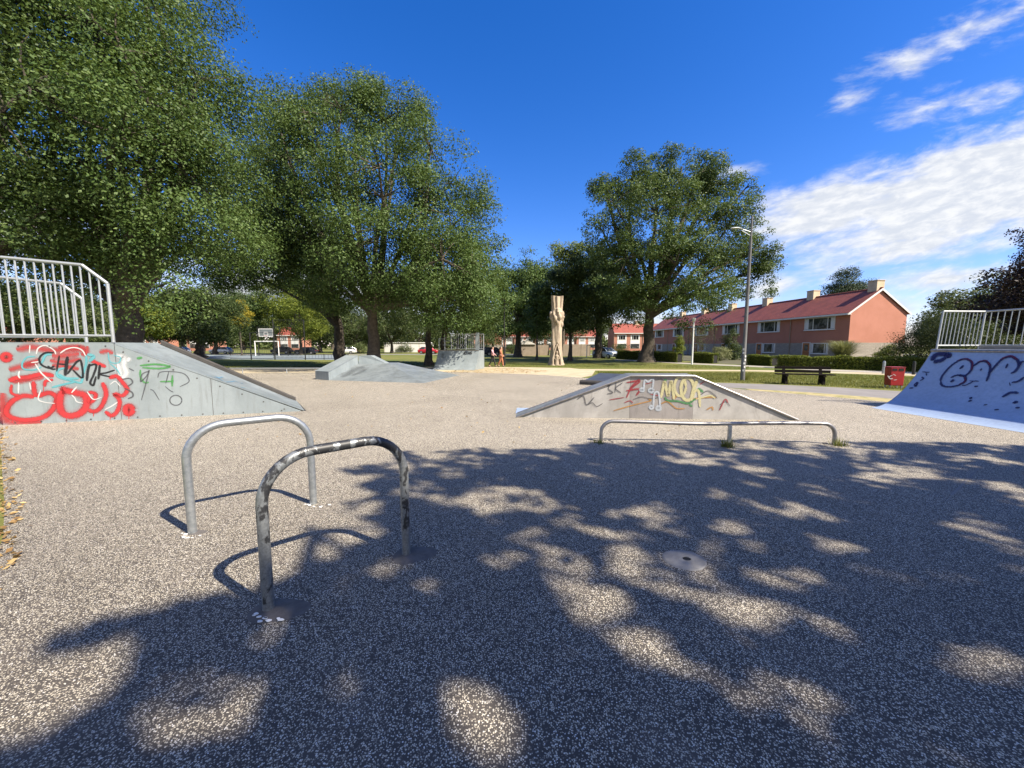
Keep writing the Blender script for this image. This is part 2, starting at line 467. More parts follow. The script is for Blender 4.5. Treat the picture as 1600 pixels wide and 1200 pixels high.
M['hedge'] = mk_leaf('hedge_leaf', (.055, .085, .012), (.10, .135, .02), (.22, .24, .045), .25)
M['pampas'] = mk_leaf('pampas_blade', (.14, .17, .07), (.20, .22, .10), (.30, .30, .17), .25)
M['blade'] = mk_leaf('grass_blade', (.075, .105, .018), (.11, .14, .028), (.22, .20, .06), .3)
M['litter'] = mk_leaf('dry_leaf', (.22, .13, .05), (.32, .21, .08), (.48, .36, .16), .1)
def spray(name, col, soft=.35, op=1.0):
    mt, t = newmat(name)
    uv = t.new('ShaderNodeUVMap').outputs[0]
    sp = t.new('ShaderNodeSeparateXYZ'); t.l.new(uv, sp.inputs[0])
    e = t.math('MINIMUM', sp.outputs[1], t.math('SUBTRACT', 1.0, sp.outputs[1]))
    n = t.noise(wpos(t), 26, 4, .65); nb = t.noise(wpos(t), 3.5, 3, .6)
    e = t.math('ADD', e, t.math('MULTIPLY', t.math('SUBTRACT', n, .5), .28))
    al = t.math('MULTIPLY', t.rng(e, .02, soft), t.rng(nb, .2, .55, op * .78, op))
    p = t.new('ShaderNodeBsdfPrincipled')
    t.l.new(t.mix(t.rng(nb, .35, .7), col, tuple(q * .8 for q in col)), p.inputs['Base Color']); p.inputs['Roughness'].default_value = .5
    tr = t.new('ShaderNodeBsdfTransparent')
    mx = t.new('ShaderNodeMixShader'); t.l.new(al, mx.inputs[0]); t.l.new(tr.outputs[0], mx.inputs[1]); t.l.new(p.outputs[0], mx.inputs[2])
    t.l.new(mx.outputs[0], t.out.inputs[0])
    return mt
S = dict(scuff=spray('scuff_mark', (.07, .075, .08), .5, .38), red=spray('spray_red', (0.434, 0.032, 0.035)), redhalo=spray('spray_red_halo', (.42, .04, .045), .5, .32), redfade=spray('spray_red_fade', (0.420, 0.042, 0.042), .5, .75), white=spray('spray_white', (0.560, 0.560, 0.546), .3, .95),
         whitefade=spray('spray_white_fade', (0.560, 0.574, 0.574), .5, .95), cyan=spray('spray_cyan', (0.112, 0.364, 0.406), .35, .9), black=spray('spray_black', (0.013, 0.013, 0.015), .3, .95),
         grey=spray('spray_grey', (0.070, 0.070, 0.077), .4, .7), green=spray('spray_green', (0.063, 0.266, 0.063), .45, .8), cream=spray('spray_cream', (0.504, 0.462, 0.252), .3, .95),
         orange=spray('spray_orange', (0.420, 0.210, 0.049), .4, .8), darkred=spray('spray_dark_red', (0.280, 0.035, 0.042), .35, .85), navy=spray('spray_navy', (0.025, 0.021, 0.091), .35, .9),
         plum=spray('spray_plum', (0.140, 0.017, 0.049), .35, .85), blue=spray('spray_blue', (0.154, 0.315, 0.434), .45, .8), dgreen=spray('spray_dark_green', (0.056, 0.210, 0.070), .35, .85),
         pale=spray('spray_pale', (0.434, 0.476, 0.518), .35, .85))

def spline(pts, step=6):
    P = [Vector(p) for p in pts]
    if len(P) < 3: return [P[0].lerp(P[-1], k / step) for k in range(step + 1)]
    closed = (P[0] - P[-1]).length < 1e-6
    out = []
    n = len(P)
    for i in range(n - 1):
        p1, p2 = P[i], P[i + 1]
        p0 = P[i - 1] if i > 0 else (P[-2] if closed else p1 * 2 - p2)
        p3 = P[i + 2] if i + 2 < n else (P[1] if closed else p2 * 2 - p1)
        for k in range(step):
            t = k / step
            out.append(.5 * ((2 * p1) + (p2 - p0) * t + (2 * p0 - 5 * p1 + 4 * p2 - p3) * t * t + (-p0 + 3 * p1 - 3 * p2 + p3) * t ** 3))
    out.append(P[-1])
    return out
LAYER = [0]; WK = [1.55]
def paint(name, strokes, mat, parent, hit, zoom, lift0=.0025):
    """spray strokes on a surface: hit(px,py)->(point, normal)"""
    vs, fs, uvs = [], [], []
    for w, pts in strokes:
        LAYER[0] += 1
        lift = lift0 + .00005 * (LAYER[0] % 240)
        pp = spline([(p[0], p[1]) for p in pts], 6)
        q = []
        for p in pp:
            h = hit(zoom[0] + p[0] * zoom[2], zoom[1] + p[1] * zoom[2])
            if h: q.append(h)
        if len(q) < 2: continue
        o = len(vs); L = 0
        for i, (p, n) in enumerate(q):
            t = (q[min(i + 1, len(q) - 1)][0] - q[max(i - 1, 0)][0])
            if t.length < 1e-6: t = Vector((1, 0, 0))
            sd = t.normalized().cross(n).normalized() * (w * WK[0] / 2)
            sd = sd * (1 + .16 * math.sin(L * 9 + o) + .10 * math.sin(L * 31 + o)) * min(1, .55 + .25 * min(i, len(q) - 1 - i)); vs += [p + sd + n * lift, p - sd + n * lift]; uvs += [(L, 0), (L, 1)]
        for i in range(len(q) - 1): fs.append((o + 2 * i, o + 2 * i + 1, o + 2 * i + 3, o + 2 * i + 2))
    off = parent_off(parent)
    me = bpy.data.meshes.new(name)
    me.from_pydata([off @ v for v in vs], [], fs)
    me.materials.append(mat)
    ul = me.uv_layers.new(name='UVMap')
    for lp in me.loops: ul.data[lp.index].uv = uvs[lp.vertex_index]
    return link(name, me, parent)
def circ(cx, cy, rx, ry=None, n=10):
    ry = ry or rx
    p = [(cx + rx * math.cos(2 * math.pi * k / n), cy + ry * math.sin(2 * math.pi * k / n)) for k in range(n)]
    return p + [p[0]]
def plane_hit(P0, n):
    P0 = Vector(P0); n = Vector(n).normalized()
    def f(px, py):
        d = ray(px, py); o = Vector((0, 0, CAM_H))
        t = (P0 - o).dot(n) / d.dot(n)
        return (o + d * t, n if n.dot(d) < 0 else -n)
    return f

# ------------------------------------------------------------------ ground
def sheet(name, pts, z, mat, px=True):
    P = [G(*p) for p in pts] if px else [Vector((p[0], p[1], 0)) for p in pts]
    b = MB(); b.add([(p.x, p.y, z) for p in P], [tuple(range(len(P)))])
    o = b.build(name, mat); o['kind'] = 'structure'
    me = o.data
    if me.polygons[0].normal.z < 0:
        me.flip_normals()
    return o
b = MB(); b.add([(-900, -300, 0), (900, -300, 0), (900, 1600, 0), (-900, 1600, 0)], [(0, 1, 2, 3)])
tag(b.build('ground', M['grass']), kind='structure')
slab_px = [(300, 584.5), (380, 583.5), (490, 582), (640, 580.5), (720, 581.5), (780, 583.5), (850, 586), (905, 590), (1000, 596), (1110, 603), (1178, 610.5), (1260, 617), (1340, 624), (1420, 631.5)]
slab_w = [(G(*p).x, G(*p).y) for p in slab_px] + [(16, 11.6), (19, 10), (19, -12), (-5.5, -12), (-4.4, -1.0), (-3.35, 2.05), (-3.95, 2.75), (-4.5, 3.25), (-5.5, 4.02), (-6.75, 4.95), (-8.15, 6.0), (-10.6, 7.8), (-15.5, 11.5), (-21, 17)]
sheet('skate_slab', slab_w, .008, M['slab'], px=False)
sheet('sandy_path', [(250, 577), (490, 574.5), (640, 573.5), (745, 573.3), (820, 574), (890, 575), (905, 576.5), (1040, 577.8), (1170, 578.2), (1300, 580.5), (1450, 585), (1450, 588), (1300, 583), (1170, 580.2), (1040, 579.5), (930, 579), (925, 587), (905, 590.6), (850, 586.6), (780, 584), (720, 582), (640, 581), (490, 582.6), (380, 584), (250, 586)][::-1], .004, M['path'])
sheet('grey_path', [(1080, 597), (1200, 600.5), (1300, 605), (1400, 611), (1520, 621), (1520, 634), (1420, 625.5), (1340, 619), (1260, 613), (1178, 608.2), (1110, 604)][::-1], .004, M['asphalt'])
sheet('sandy_verge', [(1165, 607.5), (1260, 613), (1340, 619), (1420, 625.5), (1500, 632.3), (1500, 640), (1420, 632.5), (1340, 625), (1260, 618), (1175, 611)][::-1], .006, M['verge'])
sheet('pavement', [(960, 561.5), (1010, 563.5), (1070, 567), (1180, 571.5), (1300, 577.5), (1440, 582), (1560, 586), (1560, 589.5), (1440, 585), (1300, 580), (1180, 573.6), (1070, 568.8), (1010, 565), (960, 562.6)][::-1], .005, M['pave'])
sheet('garden_soil', [(33, 80), (20.5, 80), (19.3, 37), (26.5, 28.6), (44, 26), (44, 90)], .004, M['garden'], px=False)
sheet('road', [(-160, 72), (160, 72), (160, 78), (-160, 78)], .004, M['asphalt'], px=False)
sheet('sports_court', [(300, 561.2), (380, 561.8), (545, 562.2), (545, 554.8), (380, 554.6), (300, 554.6)], .005, M['court'])

rng = np.random.default_rng(7)
def blades(name, pts, h, w, mat, lean=.5, kind='stuff', parent=None):
    n = len(pts)
    a = rng.uniform(0, 2 * np.pi, n); hh = h * rng.uniform(.5, 1.3, n); ww = w * rng.uniform(.6, 1.3, n)
    dirx, diry = np.cos(a), np.sin(a)
    l = rng.uniform(0, lean, n) * hh
    base = np.c_[pts[:, 0], pts[:, 1], pts[:, 2] if pts.shape[1] > 2 else np.full(n, .0)]
    s = np.c_[-diry * ww / 2, dirx * ww / 2, np.zeros(n)]
    tip = base + np.c_[dirx * l, diry * l, hh]
    V = np.stack([base - s, base + s, tip + s * .15, tip - s * .15], 1).reshape(-1, 3)
    F = np.arange(n * 4).reshape(n, 4)
    o = np_mesh(name, V, F, mat, parent)
    if kind: o['kind'] = kind
    return o
def in_poly(P, poly):
    x, y = P[:, 0], P[:, 1]; ins = np.zeros(len(P), bool); n = len(poly)
    for i in range(n):
        x1, y1 = poly[i][:2]; x2, y2 = poly[i - 1][:2]
        c = ((y1 > y) != (y2 > y)) & (x < (x2 - x1) * (y - y1) / (y2 - y1 + 1e-12) + x1)
        ins ^= c
    return ins
# lawn blades where the lawn comes nearest
def lawn_pts(poly_px, n):
    P = np.array([[G(*p).x, G(*p).y] for p in poly_px])
    lo, hi = P.min(0), P.max(0)
    q = rng.uniform(lo, hi, (n * 3, 2)); return q[in_poly(q, P)][:n]
g1 = lawn_pts([(930, 581), (1170, 582.5), (1300, 585), (1450, 590), (1560, 606), (1560, 620), (1400, 609), (1200, 599.5), (1080, 596), (940, 587)], 42000)
g2 = lawn_pts([(250, 566), (700, 566), (900, 568), (1170, 573), (1170, 577.5), (890, 574), (640, 572.5), (250, 576)], 40000)
blades('grass', np.r_[g1, g2], .07, .016, M['blade'], .9)
edge = np.array([(-3.35, 2.05), (-3.95, 2.75), (-4.5, 3.25), (-5.5, 4.02), (-6.75, 4.95), (-8.15, 6.0), (-10.6, 7.8)])
k = rng.integers(0, len(edge) - 1, 9000); tt = rng.random(9000)[:, None] ** 1.0
eg = edge[k] * (1 - tt) + edge[k + 1] * tt - np.abs(rng.normal(0, .35, (9000, 1))) * np.array([[.8, -.6]]) - np.array([[.16, -.12]])
def litter(name, pts, size, mat=None, zoff=.012):
    n = len(pts); a = rng.uniform(0, 2 * np.pi, n); s = size * rng.uniform(.5, 1.3, n)
    u = np.c_[np.cos(a) * s, np.sin(a) * s, rng.normal(0, .25, n) * s]; v = np.c_[-np.sin(a) * s * .5, np.cos(a) * s * .5, rng.normal(0, .25, n) * s]
    c = np.c_[pts[:, 0], pts[:, 1], np.full(n, zoff) + .4 * s]
    V = np.stack([c - u, c + v, c + u, c - v], 1).reshape(-1, 3)
    o = np_mesh(name, V, np.arange(n * 4).reshape(n, 4), mat or M['litter']); o['kind'] = 'stuff'; return o
l1 = lawn_pts([(735, 576), (800, 575), (860, 580), (830, 583), (770, 584), (690, 582)], 2600)
l2 = edge[k[:420]] * (1 - tt[:420]) + edge[k[:420] + 1] * tt[:420] + rng.normal(0, .07, (420, 2)) - np.array([[.03, -.02]])
l3 = lawn_pts([(500, 583), (1100, 606), (1340, 630), (1500, 690), (300, 700), (200, 690)], 260)
litter('leaf_litter', np.r_[l1, l2, l3], .03)

# ------------------------------------------------------------------ trees
def leaf_cloud(centres, outs, nper, sig, g):
    """leaves gathered in flattened tufts, densest on the upper outer side of each tuft"""
    n = len(centres)
    rad = sig * g.uniform(.6, 1.45, n)
    cnt = np.maximum(6, (nper * (rad / sig) ** 2).astype(int))
    c0 = np.repeat(centres, cnt, 0); o = np.repeat(outs, cnt, 0); r = np.repeat(rad, cnt)[:, None]
    d = g.normal(0, 1, c0.shape) + .45 * o + np.array([0, 0, .35]); d /= np.linalg.norm(d, axis=1, keepdims=True)
    q = (.5 + .52 * g.random((len(c0), 1)) ** .7)
    ragged = 1 + .35 * np.sin(d[:, :1] * 7 + c0[:, :1] * 3) * np.sin(d[:, 2:] * 6 + c0[:, 1:2] * 2)
    c = c0 + d * r * q * ragged * np.array([1.15, 1.15, .72])
    nn = .95 * d + .52 * g.normal(0, 1, c.shape) + np.array([0, 0, .45]); nn /= np.linalg.norm(nn, axis=1, keepdims=True)
    return c, nn
def leaf_quads(c, nn, L, g, ratio=.58):
    n = len(c)
    t = np.cross(nn, g.normal(0, 1, c.shape)); t /= (np.linalg.norm(t, axis=1, keepdims=True) + 1e-9)
    b = np.cross(nn, t); l = (L * g.uniform(.65, 1.35, n))[:, None] / 2
    V = np.stack([c - t * l, c + b * l * ratio - t * l * .1, c + t * l, c - b * l * ratio - t * l * .1], 1).reshape(-1, 3)
    return V, np.arange(n * 4).reshape(n, 4)
def crown_points(bl, ntuft, g, shell=.55, gap=.30):
    bl = np.array(bl, float)
    w = (bl[:, 3] * bl[:, 5]); w /= w.sum()
    ph = g.uniform(0, 6.3, 6); n = int(ntuft * 1.6)
    i = g.choice(len(bl), n, p=w)
    d = g.normal(0, 1, (n, 3)); d /= np.linalg.norm(d, axis=1, keepdims=True)
    rr = np.where(g.random(n) < .15, g.uniform(min(.2, shell * .5), shell, n), shell + (1.06 - shell) * g.random(n) ** .6)
    P = bl[i, :3] + d * bl[i, 3:6] * rr[:, None]
    R0 = float(np.median(bl[:, 3])); k = 3.4 / R0
    f = np.sin(P[:, 0] * k + ph[0]) + np.sin(P[:, 1] * k + ph[1]) + np.sin(P[:, 2] * k * 1.2 + ph[2]) + .8 * np.sin(P[:, 0] * k * 2.3 + P[:, 2] * k * 1.7 + ph[3]) + .8 * np.sin(P[:, 1] * k * 2.1 - P[:, 2] * k * 2.6 + ph[4])
    ok = f > np.quantile(f, gap)
    P, d, i = P[ok][:ntuft], d[ok][:ntuft], i[ok][:ntuft]
    return P, d, i
def trunk_mesh(mb, base, top, r, g, flare=1.7, lean=0.0, seg=12):
    pts, rs = [], []
    base = Vector(base); top = Vector(top)
    for k in range(9):
        t = k / 8
        p = base.lerp(top, t)
        if 0 < k < 8: p += Vector((g.normal(0, r * .12), g.normal(0, r * .12), 0))
        pts.append(p); rs.append(r * (1.0 - .35 * t) * (1 + (flare - 1) * math.exp(-t * 9)))
    pts[0].z = -.15
    mb.tube(pts, rs, seg)
    return rs[-1]
def curve_pts(a, b, g, sag=.12, n=5):
    a, b = Vector(a), Vector(b); L = (b - a).length
    off = Vector((g.normal(0, 1), g.normal(0, 1), abs(g.normal(0, 1)) * .6)) * L * sag
    return [a.lerp(b, k / n) + off * math.sin(math.pi * k / n) for k in range(n + 1)]
def make_tree(name, label, base, fork_z, r, bl, nleaf, L, leafm, barkm, seed, group=None, sig=.42, nper=110, shell=.55, gap=.42, cat='tree', stems=None, twigs=.5, keep=None, local=False):
    g = np.random.default_rng(seed)
    root = thing(name, label, cat, base, 0, group)
    mb = MB()
    base = Vector(base); fork = Vector((base.x, base.y, fork_z))
    bl = [tuple(q) for q in bl]
    cen = np.array([q[:3] for q in bl]).mean(0)
    for (sx, sy) in (stems or [(0, 0)]):
        trunk_mesh(mb, base + Vector((sx, sy, 0)), fork + Vector((sx * 1.3 + (cen[0] - base.x) * .06, sy * 1.3, 0)), r, g)
    forks = [fork + Vector((sx * 1.3 + (cen[0] - base.x) * .06, sy * 1.3, 0)) for sx, sy in (stems or [(0, 0)])]
    nclump = max(6, nleaf // nper)
    sig = sig * 1.75
    P, d, idx = crown_points(bl, nclump, g, shell, gap)
    zmin = fork_z * .55 + .6
    P[:, 2] = np.where(P[:, 2] < zmin, zmin + np.abs(g.normal(0, .5, len(P))), P[:, 2])
    for j, q in enumerate(bl):
        c = Vector(q[:3]); f0 = forks[j % len(forks)] + Vector((0, 0, -g.random() * min(1.0, fork_z * .2)))
        tgt = c + Vector((g.normal(0, .1) * q[3], g.normal(0, .1) * q[4], q[5] * .25))
        pts = curve_pts(f0, tgt, g, .055, 6)
        r0 = r * g.uniform(.34, .55)
        mb.tube(pts, [r0 * (1 - .78 * k / 6) for k in range(7)], 7)
        mine = np.where(idx == j)[0]
        take = mine[:int(len(mine) * twigs)]
        for m_ in take:
            s = min(pts[3:], key=lambda q_: (q_ - Vector(P[m_])).length)
            if (s - Vector(P[m_])).length > q[3] * .85 or g.random() < .35: continue
            mb.tube(curve_pts(s, P[m_], g, .08, 3), [r0 * .20 + .01, r0 * .14 + .008, r0 * .09 + .005, .006], 4, False)
    mb.build('trunk', barkm, root, smooth=True)
    c, nn = leaf_cloud(P, d, nper, sig, g)
    if keep is not None:
        kk = keep(c, g); c, nn = c[kk], nn[kk]
    V, F = leaf_quads(c, nn, L, g)
    np_mesh('crown', V, F, leafm, root)
    return root
def pb(D, lst, depth=None, seed=0, k=1.0):
    """crown blobs traced at distance D: (px, py, radius px [, depth offset])"""
    g = np.random.default_rng(seed); out = []
    xs = [A(q[0], q[1], D) for q in lst]
    cx = sum(p.x for p in xs) / len(xs); cz = sum(p.z for p in xs) / len(xs)
    Rx = max(abs(p.x - cx) for p in xs) + 1; Rz = max(abs(p.z - cz) for p in xs) + 1
    for q, p in zip(lst, xs):
        e = min(1, ((p.x - cx) / Rx) ** 2 * .8 + ((p.z - cz) / Rz) ** 2 * .5)
        room = (depth or Rx * .8) * math.sqrt(max(.05, 1 - e))
        dy = q[3] if len(q) > 3 else g.uniform(-1, 1) * room
        r = k * q[2] * D / FOC
        p2 = A(q[0], q[1], D + dy)
        r *= (D + dy) / D
        out.append((p2.x, p2.y, p2.z, r, r * g.uniform(.9, 1.2), r * g.uniform(.85, 1.0)))
    return out
def at(px, D):
    p = A(px, 540, D); return (p.x, D, 0)

# great trees at the left
make_tree('oak_tree', 'tall oak cut off by the left edge, nearest of the big trees', at(-90, 16), 4.0, .55,
          pb(16, [(-60, 60, 140), (40, 40, 110, 1), (60, 180, 110, -2), (-40, 250, 130), (30, 300, 95, 1), (-100, 380, 130), (110, 90, 80, 2), (20, -90, 140), (-120, -60, 160), (60, 370, 70, -1)], seed=1),
          100000, .13, M['oak2'], M['bark'], 11, sig=.36, gap=.46)
make_tree('oak_tree', 'huge leafy oak with thick forked trunk behind the left graffiti ramp', at(205, 18.5), 3.9, .62,
          pb(18.5, [(150, -20, 110), (230, 20, 70, 0), (190, 110, 110, -3), (270, 130, 85, 1), (320, 150, 70, 0), (330, 230, 62, -1), (120, 200, 110, 2), (215, 240, 110, -3.5), (300, 300, 90, -2), (150, 340, 100, -2), (90, 330, 90, 3), (250, 390, 75, -2), (330, 380, 70, 1), (350, 310, 60, 2), (160, 420, 60, 3), (60, 400, 70, 1), (210, -110, 130), (120, 70, 90, 3), (245, 455, 45, -3)], seed=2, k=.93),
          235000, .117, M['oak'], M['bark'], 12, sig=.47, gap=.52)
make_tree('oak_tree', 'broad round oak in the middle, its forked trunk behind the funbox', at(582, 29.5), 4.6, .50,
          pb(29.5, [(470, 190, 55), (540, 185, 60, -2), (610, 195, 62, 0), (665, 240, 58), (705, 300, 55), (735, 345, 52, 0), (600, 280, 85, -5), (520, 290, 75, -3), (660, 340, 80, -4), (560, 380, 85, -5), (480, 380, 60, 0), (690, 420, 72, -4), (735, 420, 48, -1), (610, 440, 60, -3), (520, 450, 55, -2), (450, 260, 50, 0), (745, 470, 40, -2), (690, 480, 50, -3), (560, 170, 45, 2), (640, 470, 45, 2), (500, 150, 34, 0), (625, 160, 34, 0), (455, 165, 40, 0), (440, 215, 40, -1), (640, 205, 34, 0), (450, 150, 22, 0)], seed=3, k=.85),
          235000, .135, M['oak'], M['bark_pale'], 13, sig=.47, gap=.56)
make_tree('oak_tree', 'oak in the gap between the huge left oak and the round middle oak', at(533, 34), 4.2, .50,
          pb(34, [(410, 250, 45), (430, 330, 60), (400, 400, 60), (460, 420, 50), (380, 330, 50), (500, 400, 60), (530, 450, 40), (360, 420, 40)], seed=4),
          80000, .19, M['oak2'], M['bark'], 14, sig=.5)
make_tree('oak_tree', 'twin stemmed oak just left of the far quarter pipe', at(680, 33), 4.0, .30,
          pb(33, [(680, 430, 60), (720, 440, 55), (745, 400, 45), (650, 440, 50), (760, 470, 36), (735, 495, 34), (765, 505, 26), (700, 490, 40)], seed=5),
          60000, .17, M['oak'], M['bark'], 15, stems=[(-.55, 0), (.55, .2)], sig=.45)
make_tree('poplar_tree', 'large upright tree with stout dark trunk in front of the row of houses', at(1011, 39.5), 5.4, .62,
          pb(39.5, [(985, 290, 50), (1040, 285, 45, 0), (1085, 290, 48), (1125, 300, 38, 0), (960, 330, 45), (1020, 350, 75, -4), (1090, 360, 75, -3), (1150, 335, 32), (1150, 390, 50), (1185, 395, 30, 0), (945, 385, 42), (980, 420, 60, -4), (1060, 430, 75, -5), (1130, 440, 50, -1), (1180, 440, 30, 1), (1195, 420, 20, 0), (940, 440, 35), (1000, 470, 45, -2), (1080, 480, 40, 0), (950, 300, 25, 0), (1115, 275, 25, 1), (1030, 265, 22, 0), (1060, 268, 20, 2), (1100, 268, 20, 0), (1160, 300, 20, 0)], seed=6, k=.90),
          140000, .175, M['oak2'], M['bark'], 16, sig=.38, gap=.44)
make_tree('oak_tree', 'dark leaning oak left of the large upright tree by the silver car', at(936, 52), 5.5, .55,
          pb(52, [(905, 440, 34), (930, 420, 34), (960, 450, 36), (900, 470, 28), (940, 480, 34), (975, 480, 30), (915, 405, 22)], seed=7),
          42000, .24, M['darkleaf'], M['bark'], 17, sig=.6)
make_tree('young_tree', 'slim dark tree right behind the carved trunk sculpture', at(891, 43), 4.2, .22,
          pb(43, [(890, 420, 24), (880, 450, 26), (905, 470, 26), (885, 495, 20), (900, 500, 18)], seed=8),
          26000, .2, M['darkleaf'], M['bark'], 18, sig=.45)
make_tree('oak_tree', 'dense dark oak left of the carved trunk sculpture', at(809, 58), 4.8, .50,
          pb(58, [(805, 440, 30), (830, 430, 30), (820, 470, 38), (795, 480, 28), (845, 470, 30), (835, 500, 28), (805, 505, 25), (850, 440, 22), (790, 445, 20)], seed=9),
          50000, .26, M['oak'], M['bark'], 19, sig=.62)
make_tree('young_tree', 'thin stemmed tree just left of the carved trunk sculpture', at(839, 45), 3.4, .12,
          pb(45, [(845, 490, 22), (850, 465, 20), (835, 505, 16)], seed=10), 14000, .2, M['oak2'], M['bark'], 20, sig=.4)
make_tree('birch_tree', 'feathery light green tree showing above the carved trunk sculpture', at(880, 66), 6, .3,
          pb(66, [(878, 398, 16), (890, 415, 18), (870, 390, 9), (900, 395, 10), (885, 440, 20)], seed=11), 9000, .26, M['lime'], M['bark_pale'], 21, sig=.6)
make_tree('yew_tree', 'low spreading dark tree on the lawn left of the ball court', at(312, 52), 2.4, .65,
          pb(52, [(250, 500, 34), (300, 485, 38), (345, 498, 30), (280, 515, 26), (330, 515, 28), (220, 515, 24), (270, 470, 28), (340, 470, 28)], seed=12),
          60000, .22, M['darkleaf'], M['bark'], 22, sig=.5)
make_tree('yew_tree', 'dark tree with black trunk between the spreading tree and the ball court', at(335, 76), 2.6, .45,
          pb(76, [(330, 505, 26), (360, 495, 28), (395, 490, 28), (410, 470, 25), (370, 470, 30)], seed=13), 36000, .26, M['oak2'], M['bark'], 23, sig=.6)
make_tree('maple_tree', 'yellowing slender tree left of the basketball backboard', at(377, 66), 2.4, .15,
          pb(66, [(377, 490, 11), (375, 503, 12), (378, 478, 7)], seed=14), 6000, .2, M['yellowleaf'], M['bark'], 24, sig=.35)
make_tree('maple_tree', 'light green tree behind the basketball cage', at(470, 74), 3.0, .3,
          pb(74, [(440, 470, 30), (470, 485, 32), (460, 455, 28), (495, 470, 26), (480, 510, 20), (440, 500, 22)], seed=15), 44000, .26, M['lime'], M['bark'], 25, sig=.6)
make_tree('maple_tree', 'bright green small tree right of the huge oak trunk', at(238, 40), 2.0, .18,
          pb(40, [(235, 500, 22), (225, 485, 18), (245, 512, 16), (215, 510, 16)], seed=16), 12000, .18, M['lime'], M['bark'], 26, sig=.4)
make_tree('copper_beech', 'dark purple leaved tree at the right edge behind the blue quarter pipe', at(1700, 24), 3.4, .45,
          pb(24, [(1740, 380, 90), (1625, 455, 45), (1565, 465, 34, 1), (1535, 480, 22, 1), (1605, 365, 14, 0), (1612, 335, 9, 0), (1650, 490, 60), (1590, 465, 38), (1760, 450, 100), (1820, 350, 100), (1580, 430, 16, 0)], seed=17),
          80000, .15, M['copper'], M['bark'], 27, sig=.34)
make_tree('fir_tree', 'dark green conifer rising behind the ridge of the near house', at(1322, 66), 8, .3,
          pb(66, [(1322, 440, 16), (1318, 455, 22), (1332, 456, 20), (1323, 430, 10), (1305, 462, 15), (1320, 475, 30), (1340, 475, 20)], seed=18), 30000, .2, M['conifer'], M['bark'], 28, sig=.5)
# further trees closing the view under the great crowns
far = make_tree('broadleaf_tree', 'distant tree closing the view at the left edge behind the ramp railing', at(30, 75), 3, .4,
                pb(75, [(0, 500, 30), (30, 490, 34), (60, 505, 26), (20, 515, 24), (45, 470, 25), (10, 480, 26)], seed=19), 22000, .34, M['bush'], M['bark'], 29, sig=.8)
FARGRP = 'distant trees along the far side of the park'
tag(far, group=FARGRP)
fl = [(95, 70, 1.0, 'distant tree seen between the two railings of the left ramp'), (150, 82, 1.15, 'distant tree behind the right end of the left ramp railing'),
      (555, 92, 1.0, 'distant tree between the two dark trunks left of the middle oak'), (612, 88, .85, 'distant tree just right of the middle oak trunk'),
      (655, 120, 1.1, 'distant tree above the white garages left of the twin stems'), (770, 105, 1.0, 'distant tree behind the two walkers'),
      (500, 100, 1.1, 'distant tree behind the right side of the ball cage'), (1480, 60, .62, 'distant tree above the far end of the blue quarter pipe'), (1540, 50, .9, 'distant tree under the purple leaves at right'),
      (868, 115, .9, 'distant tree behind the carved trunk sculpture'), (-60, 60, 1.2, 'distant tree just outside the left edge'),
      (190, 150, 1.5, 'far tree between the huge oak trunk and the spreading tree'), (285, 155, 1.6, 'far tree behind the spreading dark tree'), (380, 150, 1.5, 'far tree behind the yellowing tree'), (430, 160, 1.6, 'far tree behind the basketball backboard'), (520, 165, 1.6, 'far tree just left of the two dark trunks'), (585, 150, 1.3, 'far tree straight behind the middle oak trunk'), (715, 160, 1.5, 'far tree behind the orange gable house'), (800, 170, 1.6, 'far tree behind the dense dark oak'), (830, 185, 1.6, 'far tree beyond the garden shed'), (915, 190, 1.7, 'far tree beyond the white bar frame'), (100, 140, 1.6, 'far tree behind the left ramp railing posts'), (20, 150, 1.6, 'far tree at the left edge beyond the houses')]
for px, D, s_, lab in fl:
    c = copy_tree(far); c.location = at(px, D); c.scale = (s_, s_, s_ * random.Random(px).uniform(.85, 1.1)); c.rotation_euler.z = px * .37; c['label'] = lab

g = np.random.default_rng(77); n_ = 34000
fx = g.uniform(-330, 150, n_); top_ = 7.5 + 2.2 * np.sin(fx * .11) + 1.6 * np.sin(fx * .31 + 1) + 1.1 * np.sin(fx * .83)
fc = np.c_[fx, 205 + g.normal(0, 3, n_), np.abs(top_ * g.random(n_) ** .75)]
fn = g.normal(0, 1, (n_, 3)) + np.array([.3, -.5, .6]); fn /= np.linalg.norm(fn, axis=1, keepdims=True)
V, F = leaf_quads(fc, fn, 1.5, g, .7)
tag(np_mesh('far_wood', V, F, M['bush']), kind='stuff')
